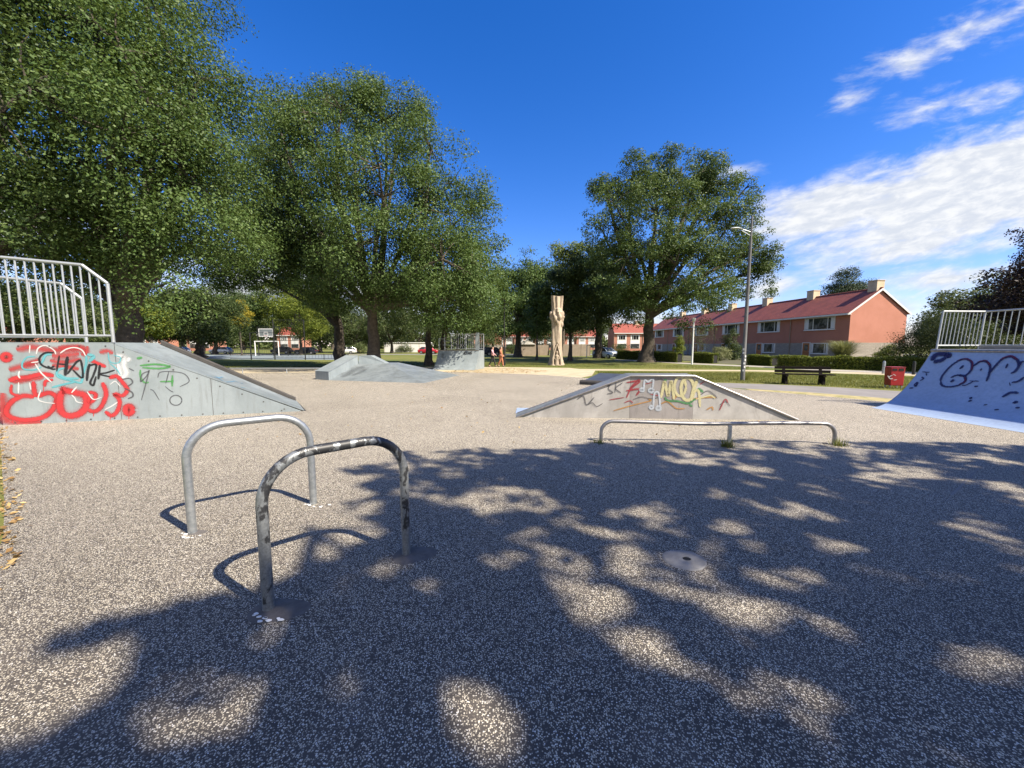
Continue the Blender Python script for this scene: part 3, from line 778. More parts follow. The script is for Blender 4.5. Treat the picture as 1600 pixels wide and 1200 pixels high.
# ---- trees to the right of and behind the camera, whose crowns shade the slab
SH = [(0, 1180), (120, 1130), (180, 1080), (215, 1030), (200, 985), (60, 1030), (50, 1010), (150, 975), (260, 950), (340, 930), (400, 925), (450, 905), (480, 880), (540, 875), (560, 850), (610, 838), (590, 815), (520, 803), (540, 787), (600, 775), (560, 760), (600, 742), (530, 742), (535, 730), (620, 722), (610, 706), (680, 706), (760, 701), (860, 703), (920, 692), (1000, 692), (1060, 690), (1150, 686), (1250, 692), (1330, 690), (1420, 692), (1500, 692), (1600, 697)]
SHW = [(G(*p).x, G(*p).y) for p in SH] + [(13, 6.4), (16, 4), (16, -5), (8, -8), (0, -8), (-4, -4), (-3.4, .3)]
HOLES = [(1075, 882, 62, 26, .9), (845, 790, 35, 14, 1), (905, 798, 22, 8, .8), (1020, 815, 50, 14, 1), (935, 832, 32, 10, .9), (898, 876, 36, 14, 1), (1000, 882, 45, 18, 1), (1150, 850, 55, 18, .9), (905, 942, 65, 32, 1), (1005, 1020, 45, 15, 1), (1050, 912, 75, 22, 1), (1225, 905, 60, 18, 1), (1170, 960, 55, 22, 1), (1292, 852, 50, 14, 1), (1268, 804, 45, 10, 1), (1200, 795, 25, 8, .9), (1365, 750, 45, 8, 1), (1120, 780, 25, 6, .9), (1110, 718, 40, 5, .9), (1180, 730, 40, 5, .9), (1350, 700, 50, 5, .9), (1550, 722, 40, 5, .9), (1560, 765, 40, 6, 1), (1515, 820, 45, 7, 1), (1490, 900, 35, 10, .8), (1550, 1045, 65, 25, 1), (1325, 980, 50, 15, .6), (1275, 1085, 55, 20, .6), (1400, 1130, 130, 40, .75), (1110, 1005, 40, 15, .5), (1040, 1120, 60, 30, .5), (735, 1140, 65, 75, 1), (725, 1095, 35, 30, 1), (330, 1110, 120, 55, .95), (120, 1060, 80, 35, 1), (430, 995, 36, 20, .9), (255, 1000, 35, 15, .8), (670, 915, 30, 15, .9), (775, 790, 32, 9, .9), (760, 770, 32, 8, .9), (470, 900, 30, 12, .8), (1590, 870, 40, 10, .8), (1440, 740, 30, 5, .7), (560, 1110, 70, 30, .45), (900, 1130, 50, 25, .35)]
kz = SUN_H[0] * math.cos(SUN_EL) / math.sin(SUN_EL), SUN_H[1] * math.cos(SUN_EL) / math.sin(SUN_EL)
def shade_keep(c, g):
    gxw = c[:, 0] - kz[0] * c[:, 2]; gyw = c[:, 1] - kz[1] * c[:, 2]
    ok = in_poly(np.c_[gxw, gyw], SHW)
    px, py = proj(gxw, gyw)
    # natural gaps between the branches
    f = np.sin(gxw * 3.1 + gyw * 1.9 + 1.0) + np.sin(gxw * 1.7 - gyw * 4.3 + 2.2) + .8 * np.sin(gxw * 5.3 + gyw * 4.6) + .7 * np.sin(gxw * 7.9 - gyw * 6.1 + .5) + .9 * np.sin(gxw * .9 + gyw * 1.1 + 4)
    f2 = np.sin(gxw * 6.3 - gyw * 3.7 + .3) + np.sin(gxw * 4.1 + gyw * 8.3 + 1.7) + .8 * np.sin(gxw * 10.7 + gyw * 5.9) + .6 * f
    ok &= ~((f > .9) & (g.random(len(c)) < .5)) & ~((f2 > 1.0) & (g.random(len(c)) < .75))
    py = py + 5 * np.sin(px * .045 + 1) + 4 * np.sin(px * .11 + py * .03)
    px = px + 14 * np.sin(py * .07 + 2) + 9 * np.sin(py * .19 + px * .02)
    py = py - (px - 900) * 0.0
    r = g.random(len(c)) + .16 * np.sin(px * .15 + py * .2)
    for (cx, cy, rx, ry, p) in HOLES:
        tl = .16 if cx > 800 else -.12
        e = ((px - cx) / (rx * 1.12 + 4)) ** 2 + ((py - cy - (px - cx) * tl) / (ry * 1.12 + 2)) ** 2
        ok &= ~((e < 1.0) & (gyw > .3) & (r < p))
    # stay clear of the open sky in front
    yy_ = np.maximum(c[:, 1], .05)
    vis = (c[:, 1] > .3) & (np.abs(c[:, 0]) / yy_ < 1.45) & ((c[:, 2] - 1.7) / yy_ < .95)
    return ok & ~vis
def shade_blobs(gpts):
    out = []
    for (x, y, z, r) in gpts: out.append((x + kz[0] * z, y + kz[1] * z, z, r, r, r * .8))
    return out
make_tree('shade_tree', 'oak right of the camera whose crown shades the middle of the slab', (13.5, -4.5, 0), 4.5, .5,
          shade_blobs([(1, 4.5, 9, 2.6), (4, 5.0, 8.5, 2.6), (7, 4.8, 8.5, 2.6), (2.5, 2.5, 11, 2.8), (5.5, 2.5, 10.5, 2.8), (8.5, 3, 10, 2.6), (4, .5, 12, 2.8), (7.5, .5, 12, 3)]),
          60000, .20, M['oak'], M['bark'], 41, sig=.5, nper=70, shell=.1, gap=.12, twigs=.10, keep=shade_keep, group='oaks behind the camera shading the slab')
make_tree('shade_tree', 'oak behind the camera whose crown shades the near left of the slab', (7.5, -9.5, 0), 4.5, .5,
          shade_blobs([(-1.5, 3.0, 10, 2.4), (-2.5, 1.0, 11, 2.4), (0, 1.2, 10, 2.6), (.6, 3.2, 12, 2.4), (-1.6, -1.2, 12, 2.8), (1.5, -.8, 13, 2.8), (2.2, 1.6, 9.5, 2.2)]),
          44000, .20, M['oak'], M['bark'], 42, sig=.5, nper=70, shell=.1, gap=.12, twigs=.10, keep=shade_keep, group='oaks behind the camera shading the slab')
make_tree('shade_tree', 'oak further right of the camera whose crown shades the right of the slab', (20, -2.0, 0), 4.5, .5,
          shade_blobs([(10, 5, 8.5, 2.4), (11, 2.5, 10, 2.8), (13, 4.5, 9, 2.4), (9, .2, 12, 2.6), (12.5, 0, 12, 3)]),
          34000, .20, M['oak'], M['bark'], 43, sig=.5, nper=70, shell=.1, gap=.12, twigs=.10, keep=shade_keep, group='oaks behind the camera shading the slab')

# ------------------------------------------------------------------ bushes and hedges
def bush(name, label, base, bl, n, L, mat, seed, cat='shrub', group=None, sig=.16, nper=30):
    g = np.random.default_rng(seed)
    root = thing(name, label, cat, base, 0, group)
    mb = MB(); P, d, idx = crown_points(bl, max(5, n // nper), g, .4, .15)
    P[:, 2] = np.maximum(P[:, 2], .12)
    for m_ in range(min(16, len(P))):
        mb.tube(curve_pts(Vector(base) + Vector((g.normal(0, .06), g.normal(0, .06), -.05)), P[m_], g, .1, 3), [.03, .022, .014, .006], 5, False)
    mb.build('stem', M['bark'], root)
    c, nn = leaf_cloud(P, d, nper, sig * 1.6, g); c[:, 2] = np.maximum(c[:, 2], .03)
    V, F = leaf_quads(c, nn, L, g); np_mesh('foliage', V, F, mat, root)
    return root
def blob_px(D, lst): return [(A(a, b_, D).x, D + (q[0] if q else 0), A(a, b_, D).z, r * D / FOC, r * D / FOC, r * D / FOC * .95) for a, b_, r, *q in lst]
bush('garden_shrub', 'big loose shrub at the right corner of the near house', at(1435, 33), blob_px(33, [(1430, 545, 22), (1450, 530, 26), (1420, 535, 18), (1440, 510, 18), (1465, 520, 22), (1400, 552, 14), (1475, 545, 22)]), 15000, .10, M['bush'], 51, sig=.28)
bush('garden_shrub', 'dark shrub behind the left end of the blue quarter pipe', at(1480, 38), blob_px(38, [(1475, 520, 24), (1500, 525, 26), (1490, 500, 20), (1530, 525, 26), (1560, 530, 26), (1590, 530, 26)]), 16000, .13, M['darkleaf'], 52, sig=.3)
bush('garden_shrub', 'dark upright shrub by the house front right of the thin white post', at(1143, 46), blob_px(46, [(1142, 545, 14), (1140, 530, 10), (1145, 520, 6), (1150, 555, 14)]), 6000, .12, M['darkleaf'], 53, sig=.2)
bush('garden_shrub', 'pale flowering shrub between two hedges by the house front', at(1127, 43), blob_px(43, [(1125, 550, 10), (1133, 553, 9), (1120, 558, 9)]), 4000, .09, M['pampas'], 54, sig=.16)
bush('garden_tree', 'sparse grey twigged bush in the garden behind the thin white post', at(1092, 52), blob_px(52, [(1085, 530, 14), (1100, 525, 14), (1093, 545, 10)]), 1500, .10, M['bush'], 55, sig=.4)
bush('garden_shrub', 'small cone shaped bright shrub at the house front left of the thin white post', at(1061, 60), blob_px(60, [(1061, 545, 8), (1062, 535, 6), (1062, 528, 3)]), 4000, .12, M['lime'], 56, sig=.2)
bush('garden_shrub', 'rounded olive shrub right of the silver car', at(972, 62), blob_px(62, [(965, 545, 8), (975, 547, 9), (960, 550, 7)]), 4000, .12, M['bush'], 57, sig=.22)
bush('garden_shrub', 'green shrub at the foot of the gable right of the pampas grass', at(1385, 36), blob_px(36, [(1385, 552, 9), (1395, 548, 9), (1375, 556, 7)]), 4000, .09, M['lime'], 58, sig=.16)
for i, (px, D, r, lab) in enumerate([(800, 80, 8, 'green shrub behind the pole right of the walkers'), (750, 74, 9, 'green shrub right of the far quarter pipe'), (632, 100, 7, 'green shrub in front of the white garages'), (560, 82, 9, 'dark shrub between the trunks left of the funbox top')]):
    bush('lawn_shrub', lab, at(px, D), blob_px(D, [(px, 543, r), (px + r, 545, r * .8), (px - r, 546, r * .8)]), 3500, .16, M['bush'], 60 + i, group='shrubs at the far side of the park', sig=.3)
def pampas(label, base, h, n, seed):
    root = thing('pampas_grass', label, 'ornamental grass', base)
    g = np.random.default_rng(seed); V = []
    for k_ in range(n):
        a = g.uniform(0, 2 * math.pi); le = g.uniform(.25, 1.1) * h * .8; hh = h * g.uniform(.6, 1.1); w = .022
        b0 = np.array(base) + np.array([g.normal(0, .14), g.normal(0, .14), 0]); prev = None
        dv = np.array([math.cos(a), math.sin(a), 0]); sd = np.array([-math.sin(a), math.cos(a), 0])
        ps = [b0 + dv * le * t ** 1.7 + np.array([0, 0, hh * (1.6 * t - .85 * t * t)]) for t in (0, .35, .7, 1)]
        for q in range(3):
            w0 = w * (1 - q * .3); w1 = w * (1 - (q + 1) * .3)
            V += [ps[q] - sd * w0, ps[q] + sd * w0, ps[q + 1] + sd * w1, ps[q + 1] - sd * w1]
    V = np.array(V); np_mesh('foliage', V, np.arange(len(V)).reshape(-1, 4), M['pampas'], root)
    return root
pampas('tall arching pampas grass behind the hedge in front of the near house', at(1318, 34), 2.7, 1100, 5)
def hedge(label, a, b_, h, w, n, seed):
    a, b_ = Vector(a), Vector(b_); d = (b_ - a); L = d.length; u = d.normalized(); nrm = Vector((-u.y, u.x, 0))
    g = np.random.default_rng(seed)
    root = thing('clipped_hedge', label, 'hedge', (a + b_) / 2, 0, 'clipped hedges in front of the houses')
    core = MB(); core.box((a + b_) / 2 + Vector((0, 0, h / 2 - .03)), (L - .12, w - .12, h - .12), math.atan2(u.y, u.x)); core.build('dark_core', M['black'], root)  # solid black box painted in for the shade between the leaves
    # leaves on the faces of the box
    face = g.choice(3, n, p=[.42, .18, .40]); s = g.uniform(0, L, n); t = g.uniform(-w / 2, w / 2, n); z = g.uniform(0.02, h, n)
    t = np.where(face == 0, -w / 2 + g.normal(0, .035, n), np.where(face == 1, w / 2 + g.normal(0, .035, n), t)); z = np.where(face == 2, h + g.normal(0, .04, n) + .05 * np.sin(s * 2.1) + .03 * np.sin(s * 5.3), z)
    e = g.random(n) < .05; s = np.where(e, np.where(g.random(n) < .5, 0, L) + g.normal(0, .03, n), s)
    c = np.array(a)[None] + s[:, None] * np.array(u)[None] + t[:, None] * np.array(nrm)[None]; c[:, 2] = np.maximum(.02, z)
    nn = g.normal(0, 1, (n, 3)) + np.where((face == 2)[:, None], np.array([[0, 0, 1.4]]), np.array([[0, 0, .3]])); nn /= np.linalg.norm(nn, axis=1, keepdims=True)
    V, F = leaf_quads(c, nn, .085, g, .62); np_mesh('foliage', V, F, M['hedge'], root)
hedge('long clipped hedge with pale top behind the bench and the red bin', G(1216, 574.5), G(1468, 580.5), .86, .8, 26000, 71)
hedge('short clipped hedge left of the long hedge, behind the lamp post', G(1172, 569.8), G(1210, 572), .80, .7, 7000, 72)
hedge('clipped hedge right of the large tree trunk, in dark shade', G(1012, 563.5), G(1062, 566.6), 1.0, .7, 9000, 73)
hedge('short clipped hedge right of the thin white post', G(1086, 566.5), G(1118, 568), .95, .7, 6000, 74)
hedge('low clipped hedge right of the silver car and left of the large trunk', G(967, 560.6), G(1000, 562), 1.0, .7, 7000, 75)
bush_w = 0
# weeds at the feet of the flat rail and of the lamp
def weed(label, p, n, h, seed):
    global rng
    rng = np.random.default_rng(seed)
    root = thing('weed_tuft', label, 'weed', p, 0)
    pts = np.c_[np.full(n, p[0]) + rng.normal(0, .05, n), np.full(n, p[1]) + rng.normal(0, .04, n), np.full(n, .0)]
    blades('foliage', pts, h, .012, M['blade'], 1.5, kind=None, parent=root)
weed('small green weed at the middle foot of the low flat rail', G(1136, 699), 130, .13, 81)
weed('small green weed right of the right foot of the low flat rail', G(1311, 697), 90, .12, 82)
weed('dry brown weed at the left foot of the low flat rail', G(936, 693), 60, .07, 83)
weed('tuft of long grass at the foot of the tall lamp post', G(1165, 594), 160, .35, 84)

# ------------------------------------------------------------------ left bank ramp
O = G(5, 665); E_ = G(470, 643)
u = (E_ - O); LEN = u.length; u = u.normalized(); w_ = Vector((-u.y, u.x, 0))
PZ = 1.75; PT = 1.93; WID = 1.95
def LP(t, w, z): return O + u * t + w_ * w + Vector((0, 0, z))
ramp = thing('bank_ramp', 'grey sloping skate ramp with red and black graffiti at the left edge', 'skate ramp', O)
mb = MB(); mb.prism([LP(0, 0, .0), LP(LEN, 0, .0), LP(LEN, 0, .02), LP(PT, 0, PZ), LP(0, 0, PZ)], w_ * .03); mb.build('side_panel', M['panel'], ramp, bevel=.004)
mb = MB(); mb.prism([LP(0, WID - .03, .0), LP(LEN - .55, WID - .03, .0), LP(LEN - .55, WID - .03, .02), LP(PT, WID - .03, PZ), LP(0, WID - .03, PZ)], w_ * .03); mb.build('side_panel', M['panel'], ramp)
mb = MB(); mb.prism([LP(0, .03, 0), LP(0, .03, PZ), LP(.03, .03, PZ), LP(.03, .03, 0)], w_ * (WID - .06)); mb.build('back_panel', M['deck'], ramp)
SK = .55
mb = MB(); mb.prism([LP(0, 0, PZ), LP(PT, 0, PZ), LP(PT, WID, PZ), LP(0, WID, PZ)], (0, 0, .022)); mb.build('platform', M['deck'], ramp)
mb = MB(); nA = [LP(PT + .002, 0, PZ), LP(LEN + .08, 0, .012), LP(LEN + .08 - SK, WID, .012), LP(PT + .002, WID, PZ)]
up_ = Vector((0, 0, .022)); mb.add(nA + [p + up_ for p in nA], [(4, 5, 6), (4, 6, 7), (0, 2, 1), (0, 3, 2), (0, 1, 5, 4), (1, 2, 6, 5), (2, 3, 7, 6), (3, 0, 4, 7)]); mb.build('riding_surface', M['deck'], ramp)
mb = MB(); mb.prism([LP(PT + .1, WID - .12, PZ - .03), LP(LEN + .06 - SK, WID - .12, .03), LP(LEN + .06 - SK, WID - .12, .15), LP(PT + .1, WID - .12, PZ + .10)], w_ * .12); mb.build('curb', M['curb'], ramp, bevel=.015)
mb = MB(); e0_, e1_ = LP(LEN - .02, 0, .035), LP(LEN - .02 - SK, WID - .13, .035)
mb.add([e0_, e1_, e1_ + u * .16 - Vector((0, 0, .027)), e0_ + u * .16 - Vector((0, 0, .027)), e0_ + Vector((0, 0, .03)), e1_ + Vector((0, 0, .06))], [(0, 3, 2, 1), (4, 5, 2, 3), (0, 4, 3), (1, 2, 5), (0, 1, 5, 4)]); mb.build('toe_plate', M['curb'], ramp)
# seams and bolts on the panel
mb = MB()
for px_, y0, y1 in ((184, 537, 656), (331, 592, 650)):
    h0 = plane_hit(O, -w_)
    a, b_ = h0(px_, y0)[0], h0(px_ + 1, y1)[0]
    mb = MB(); mb.box((a + b_) / 2 - w_ * .002, (.007, .004, (a - b_).length), math.atan2(u.y, u.x)); mb.build('seam', M['curb'], ramp)
mb = MB(); h0 = plane_hit(O, -w_)
bolts = [(t_, .05) for t_ in np.arange(.2, LEN - .3, .42)] + [(PT + (LEN - PT) * q, PZ * (1 - q) - .09) for q in np.arange(.06, .93, .12)] + [(t_, PZ - .06) for t_ in (.4, .9, 1.4, 1.85)]
for t_, z_ in bolts:
    c = LP(t_, -.004, z_)
    mb.tube([c + w_ * .006, c - w_ * .003], .016, 8)
mb.build('bolt', M['curb'], ramp)
def railing(label_parent, off_w, pix, post_px, bars):
    hp = plane_hit(LP(0, off_w, 0), -w_)
    pts = [hp(*p)[0] for p in pix]
    rail = MB(); seg = 8
    r_ = .034
    for a, b_ in zip(pts[:-1], pts[1:]):
        rail.tube([a, b_], r_, 10)
    tz = [((p - LP(0, off_w, 0)).dot(u), p.z) for p in pts]
    zb = PZ + .17; ts = min(.02, tz[0][0])
    rail.tube([LP(ts, off_w, zb), LP(tz[-1][0], off_w, zb)], .028, 10)
    rail.tube([LP(tz[-1][0], off_w, PZ + .02), pts[-1]], r_, 10)
    rail.tube([LP(ts, off_w, PZ + .02), LP(ts, off_w, tz[0][1])], r_, 10)
    o = rail.build('railing', M['galv2'], label_parent, smooth=True)
    for k_ in range(bars):
        t_ = ts + (tz[-1][0] - ts) * (k_ + 1) / (bars + 1)
        zt = tz[0][1]
        for (t0, z0), (t1, z1) in zip(tz[:-1], tz[1:]):
            if t0 <= t_ <= t1: zt = z0 + (z1 - z0) * (t_ - t0) / (t1 - t0 + 1e-9)
        bm = MB(); bm.tube([LP(t_, off_w, zb), LP(t_, off_w, zt)], .0165, 8)
        bm.build('bar', M['galv2'], o, smooth=True)
    return o
mb = MB(); mb.prism([LP(-4.2, 1.0, PZ - .02), LP(-.02, 1.0, PZ - .02), LP(-.02, WID, PZ - .02), LP(-4.2, WID, PZ - .02)], (0, 0, .04)); mb.build('rear_deck', M['deck'], ramp)
for t_ in (-4.0, -2.0):
    mb = MB(); mb.prism([LP(t_, WID - .1, 0), LP(t_ + .08, WID - .1, 0), LP(t_ + .08, WID - .02, 0), LP(t_, WID - .02, 0)], (0, 0, PZ - .024)); mb.build('deck_post', M['galv2'], ramp)
railing(ramp, .06, [(2, 402), (128, 414), (168, 443)], None, 12)
railing(ramp, WID - .06, [(-60, 427), (95, 443), (128, 467)], None, 10)
Z2 = (0, 500, .1625); Z1 = (0, 380, .3125)
hp = plane_hit(O, -w_)
paint('graffiti', [(.16, [(160, 290), (300, 262), (500, 292), (700, 275), (830, 292)]), (.10, [(840, 250), (830, 320), (780, 335)]), (.12, [(90, 485), (180, 455), (300, 430), (340, 400)]), (.10, [(480, 390), (620, 405), (780, 372)]), (.13, [(500, 350), (640, 340), (760, 320)]),
                   (.10, [(960, 318), (1020, 298), (1090, 318)]), (.07, circ(62, 357, 22, 16)), (.14, [(560, 270), (700, 262), (820, 262)]), (.10, [(500, 440), (640, 450), (760, 470)]), (.10, [(120, 600), (260, 575), (420, 548)]), (.10, [(230, 430), (330, 400), (400, 380)]), (.20, [(20, 700), (30, 850), (60, 960), (200, 985), (400, 980)])], S['redfade'], ramp, hp, Z2)
paint('graffiti', [(.13, [(1120, 345), (1195, 360), (1190, 440), (1215, 510), (1180, 560)]), (.12, [(1130, 420), (1150, 480), (1160, 540)]), (.10, [(1240, 360), (1230, 400)])], S['whitefade'], ramp, hp, Z2)
RS = [(.075, [(330, 740), (230, 730), (120, 780), (60, 870), (100, 930), (230, 962), (400, 940), (490, 880), (540, 800), (545, 740), (470, 700), (350, 738)]),
                   (.085, [(600, 680), (572, 800), (600, 890), (680, 922), (780, 890), (832, 820), (820, 730), (740, 702), (640, 680), (600, 680)]),
                   (.085, [(850, 862), (900, 880), (960, 850), (1010, 760), (1020, 690), (985, 600)]), (.07, [(850, 690), (920, 712), (905, 770), (860, 790), (855, 740)]),
                   (.08, [(1010, 880), (1080, 918), (1138, 860), (1150, 770), (1108, 712), (1180, 727), (1225, 670), (1180, 600), (1120, 540), (1050, 560)]),
                   (.075, circ(1240, 865, 34, 36)), (.085, [(90, 590), (150, 560), (260, 552), (400, 522), (520, 535)]), (.07, [(320, 590), (330, 680), (345, 740)]), (.05, [(112, 620), (112, 700), (200, 735)]),
                   (.06, [(432, 640), (440, 590), (512, 572)]), (.06, [(860, 380), (950, 420), (1020, 450)]), (.05, circ(62, 357, 40, 34))]
paint('graffiti', [(w * 2.1, p) for w, p in RS], S['redhalo'], ramp, hp, Z2, .0015)
paint('graffiti', [(w * 1.22, p) for w, p in RS] + [(.012, [(x_, y_), (x_ + 1, y_ + h_ * .5), (x_, y_ + h_)]) for x_, y_, h_ in ((120, 930, 60), (300, 955, 50), (640, 915, 70), (760, 890, 55), (1060, 915, 45), (1240, 900, 60), (900, 878, 50), (420, 640, 60))], S['red'], ramp, hp, Z2)
paint('graffiti', [(.03, [(340, 350), (260, 360), (215, 420), (230, 470), (330, 480), (400, 450)]), (.055, [(830, 340), (830, 420), (800, 520), (780, 600), (700, 585), (560, 545), (560, 480), (640, 460)]), (.045, [(500, 650), (600, 622), (740, 592)]),
                   (.07, [(560, 520), (640, 560), (760, 560)]), (.03, [(1040, 310), (1060, 400), (1140, 412), (1160, 360), (1100, 340)]), (.03, [(1050, 410), (1120, 470), (1160, 530)]), (.05, [(400, 420), (440, 340), (500, 330)]), (.06, [(840, 330), (900, 350), (860, 400)])], S['cyan'], ramp, hp, Z2)
paint('graffiti', [(.022, [(350, 330), (370, 270), (440, 245), (520, 290), (540, 330)]), (.024, [(580, 320), (640, 280), (720, 265), (790, 290), (825, 345)]), (.022, [(290, 240), (285, 320)]), (.022, [(340, 420), (400, 510), (500, 600)]), (.022, [(190, 490), (180, 530), (195, 560)]),
                   (.022, [(180, 600), (180, 705)]), (.026, [(395, 670), (370, 760), (430, 790), (530, 802)]), (.026, [(690, 720), (720, 750), (740, 785), (800, 800)]), (.022, [(1060, 620), (1110, 590), (1160, 640)]), (.024, [(840, 690), (900, 762), (980, 742)]),
                   (.024, [(1010, 862), (1080, 825), (1130, 790)]), (.022, [(285, 600), (300, 670)]), (.022, [(690, 700), (740, 640)]), (.028, [(300, 410), (370, 400), (390, 380)])], S['white'], ramp, hp, Z2)
paint('graffiti', [(.034, [(520, 312), (430, 318), (380, 370), (402, 430), (480, 462), (525, 440)]), (.036, [(572, 340), (560, 410), (548, 495)]), (.03, [(560, 420), (640, 430)]), (.045, [(650, 350), (640, 440), (630, 535)]), (.03, [(650, 520), (700, 450), (745, 398), (782, 400), (795, 555), (700, 478)]),
                   (.036, [(862, 420), (845, 500), (838, 585)]), (.032, [(850, 440), (925, 430), (905, 520), (870, 600), (900, 625), (925, 540)]), (.034, [(962, 430), (955, 500), (948, 570)]), (.026, [(1105, 480), (1030, 505), (960, 520), (1060, 545)]), (.028, [(460, 440), (500, 470), (540, 470)])], S['black'], ramp, hp, Z2)
paint('graffiti', [(.05, [(700, 612), (780, 605), (850, 616), (800, 626), (712, 622)]), (.045, [(702, 632), (704, 670), (722, 695), (745, 695)]), (.045, [(862, 660), (862, 716)]), (.035, [(800, 692), (868, 690)]), (.06, [(685, 577), (712, 570)])], S['green'], ramp, hp, Z1)
paint('graffiti', [(.026, [(745, 638), (712, 655), (704, 692), (735, 662), (746, 640), (708, 785)]), (.026, [(790, 672), (800, 646), (850, 641), (920, 652), (946, 690), (900, 718)]), (.024, [(752, 730), (770, 740), (798, 785)]), (.024, [(826, 715), (850, 735), (868, 745)]), (.022, [(845, 640), (830, 700)])], S['grey'], ramp, hp, Z1)
paint('graffiti', [(.03, [(612, 680), (650, 676), (664, 696), (640, 716)]), (.03, [(625, 725), (660, 745), (665, 765), (640, 778)]), (.025, [(645, 625), (672, 638)]), (.02, circ(880, 785, 30, 25))], S['grey'], ramp, hp, Z1)
sl = (LP(LEN, 0, .02) - LP(PT, 0, PZ)); nsl = sl.cross(w_).normalized(); nsl = nsl if nsl.z > 0 else -nsl
sl = LP(LEN + .08, 0, .03) - LP(PT + .02, 0, PZ + .022); nsl = sl.cross(w_).normalized(); nsl = nsl if nsl.z > 0 else -nsl
nsl = (LP(LEN + .08, 0, .034) - LP(PT, 0, PZ + .022)).cross(LP(LEN + .08 - SK, WID, .034) - LP(PT, 0, PZ + .022)).normalized(); hs0_ = plane_hit(LP(PT, 0, PZ + .022), nsl)
def hs_(px, py):
    p, n_ = hs0_(px, py); wv = (p - O).dot(w_)
    return (p, n_) if .05 < wv < WID - .2 else None
paint('graffiti', [(.05, [(1075, 685), (1130, 700), (1180, 690)]), (.05, [(1120, 690), (1170, 720), (1230, 715)]), (.05, [(1150, 725), (1210, 745), (1270, 750)]), (.04, [(1180, 690), (1240, 725), (1275, 725)])], S['blue'], ramp, hs_, (-14, 372, .3125), .008)

# ------------------------------------------------------------------ hoops (leaning rails)
def hoop(label, a, b_, h, r, mat, seed, foot):
    a, b_ = Vector(a), Vector(b_); d = b_ - a; L = d.length; uu = d.normalized()
    root = thing('hoop_rail', label, 'metal rail', (a + b_) / 2, 0, 'bent tube hoops in the paving')
    pts = []; cr = .30
    for z in np.linspace(-.05, h - cr, 6): pts.append(a + Vector((0, 0, z)))
    for k_ in range(1, 10):
        w = math.pi / 2 * k_ / 9; pts.append(a + uu * cr * (1 - math.cos(w)) + Vector((0, 0, h - cr + cr * math.sin(w))))
    for k_ in range(1, 6): pts.append(a + uu * (cr + (L - 2 * cr) * k_ / 6) + Vector((0, 0, h)))
    for k_ in range(0, 10):
        w = math.pi / 2 * k_ / 9; pts.append(b_ - uu * (cr - cr * math.sin(w)) + Vector((0, 0, h - cr + cr * math.cos(w))))
    for z in np.linspace(h - cr, -.05, 6)[1:]: pts.append(b_ + Vector((0, 0, z)))
    mb = MB(); mb.tube(pts, r, 20); mb.build('tube', mat, root, smooth=True)
    rr = random.Random(seed)
    for p, (rad, th, squash) in zip((a, b_), foot):
        ring = []; n = 26
        ph = rr.uniform(0, 6)
        for k_ in range(n):
            w = 2 * math.pi * k_ / n; q = rad * (1 + .16 * math.sin(2 * w + ph) + .08 * math.sin(3 * w + 1) + rr.uniform(-.03, .03))
            ring.append(p + Vector((math.cos(w) * q * squash + .06, math.sin(w) * q, 0)))
        mb = MB(); n0 = len(ring)
        inner = [p + (v - p) * .75 + Vector((0, 0, th)) for v in ring]; core = [p + (v - p) * .25 + Vector((0, 0, th * 1.6)) for v in ring]
        rim = [v + Vector((0, 0, .0085)) for v in ring]
        mb.add(rim + inner + core, [(i, (i + 1) % n0, n0 + (i + 1) % n0, n0 + i) for i in range(n0)] + [(n0 + i, n0 + (i + 1) % n0, 2 * n0 + (i + 1) % n0, 2 * n0 + i) for i in range(n0)] + [tuple(range(2 * n0, 3 * n0))])
        col = mb.build('footing', M['tar'], root, smooth=True)
        if squash > 1.05:
            wm = MB()
            for k_ in range(9):
                w = rr.uniform(math.pi * 1.05, math.pi * 1.95); q = rad * rr.uniform(.62, .95)
                c = p + Vector((math.cos(w) * q * squash + .06, math.sin(w) * q, th + .006)); s_ = rr.uniform(.008, .017)
                ph2 = rr.uniform(0, 3)
                wm.prism([c + Vector((math.cos(ph2 + j * 1.05) * s_ * rr.uniform(.8, 1.6), math.sin(ph2 + j * 1.05) * s_ * rr.uniform(.5, .8), 0)) for j in range(6)], (0, 0, .004))
            wm.build('pale_stones', M['white'], col)
    return root
def mk_wornblack():
    mt, t = newmat('worn_black_tube')
    v = oc(t); sp = t.new('ShaderNodeSeparateXYZ'); t.l.new(v, sp.inputs[0])
    mp = t.new('ShaderNodeMapping'); mp.inputs['Scale'].default_value = (11, 11, 5.5); t.l.new(v, mp.inputs[0])
    n = t.noise(mp.outputs[0], 1.6, 7, .62, .6); f = t.noise(v, 60, 3, .6)
    k_ = t.math('ADD', n, t.rng(sp.outputs[2], .2, .98, -.035, .06))
    blackness = t.math('MULTIPLY', t.rng(k_, .50, .57), .96)
    scr = t.noise(mp.outputs[0], 7.0, 5, .7, .3)
    blackness = t.math('MULTIPLY', blackness, t.rng(scr, .30, .42, .35, 1.0))
    col = t.mix(t.rng(f, .3, .7), (.27, .285, .285), (.18, .19, .19)); col = t.mix(blackness, col, (.014, .014, .015))
    bsdf(t, col, t.math('ADD', .38, t.math('MULTIPLY', blackness, .1)), t.math('SUBTRACT', .55, t.math('MULTIPLY', blackness, .5)))
    return mt
M['wornblack'] = mk_wornblack()
hoop('plain galvanised hoop rail, the further of the two bent hoops', G(301, 833), G(490, 788), 0.98, .035, M['galv'], 3, [(.13, .006, 1.25), (.12, .004, 1.3)])
hoop('worn hoop rail with flaking black paint, nearest to the camera', G(420, 955), G(635, 868), 1.0, .0345, M['wornblack'], 4, [(.135, .014, 1.2), (.15, .012, 1.0)])
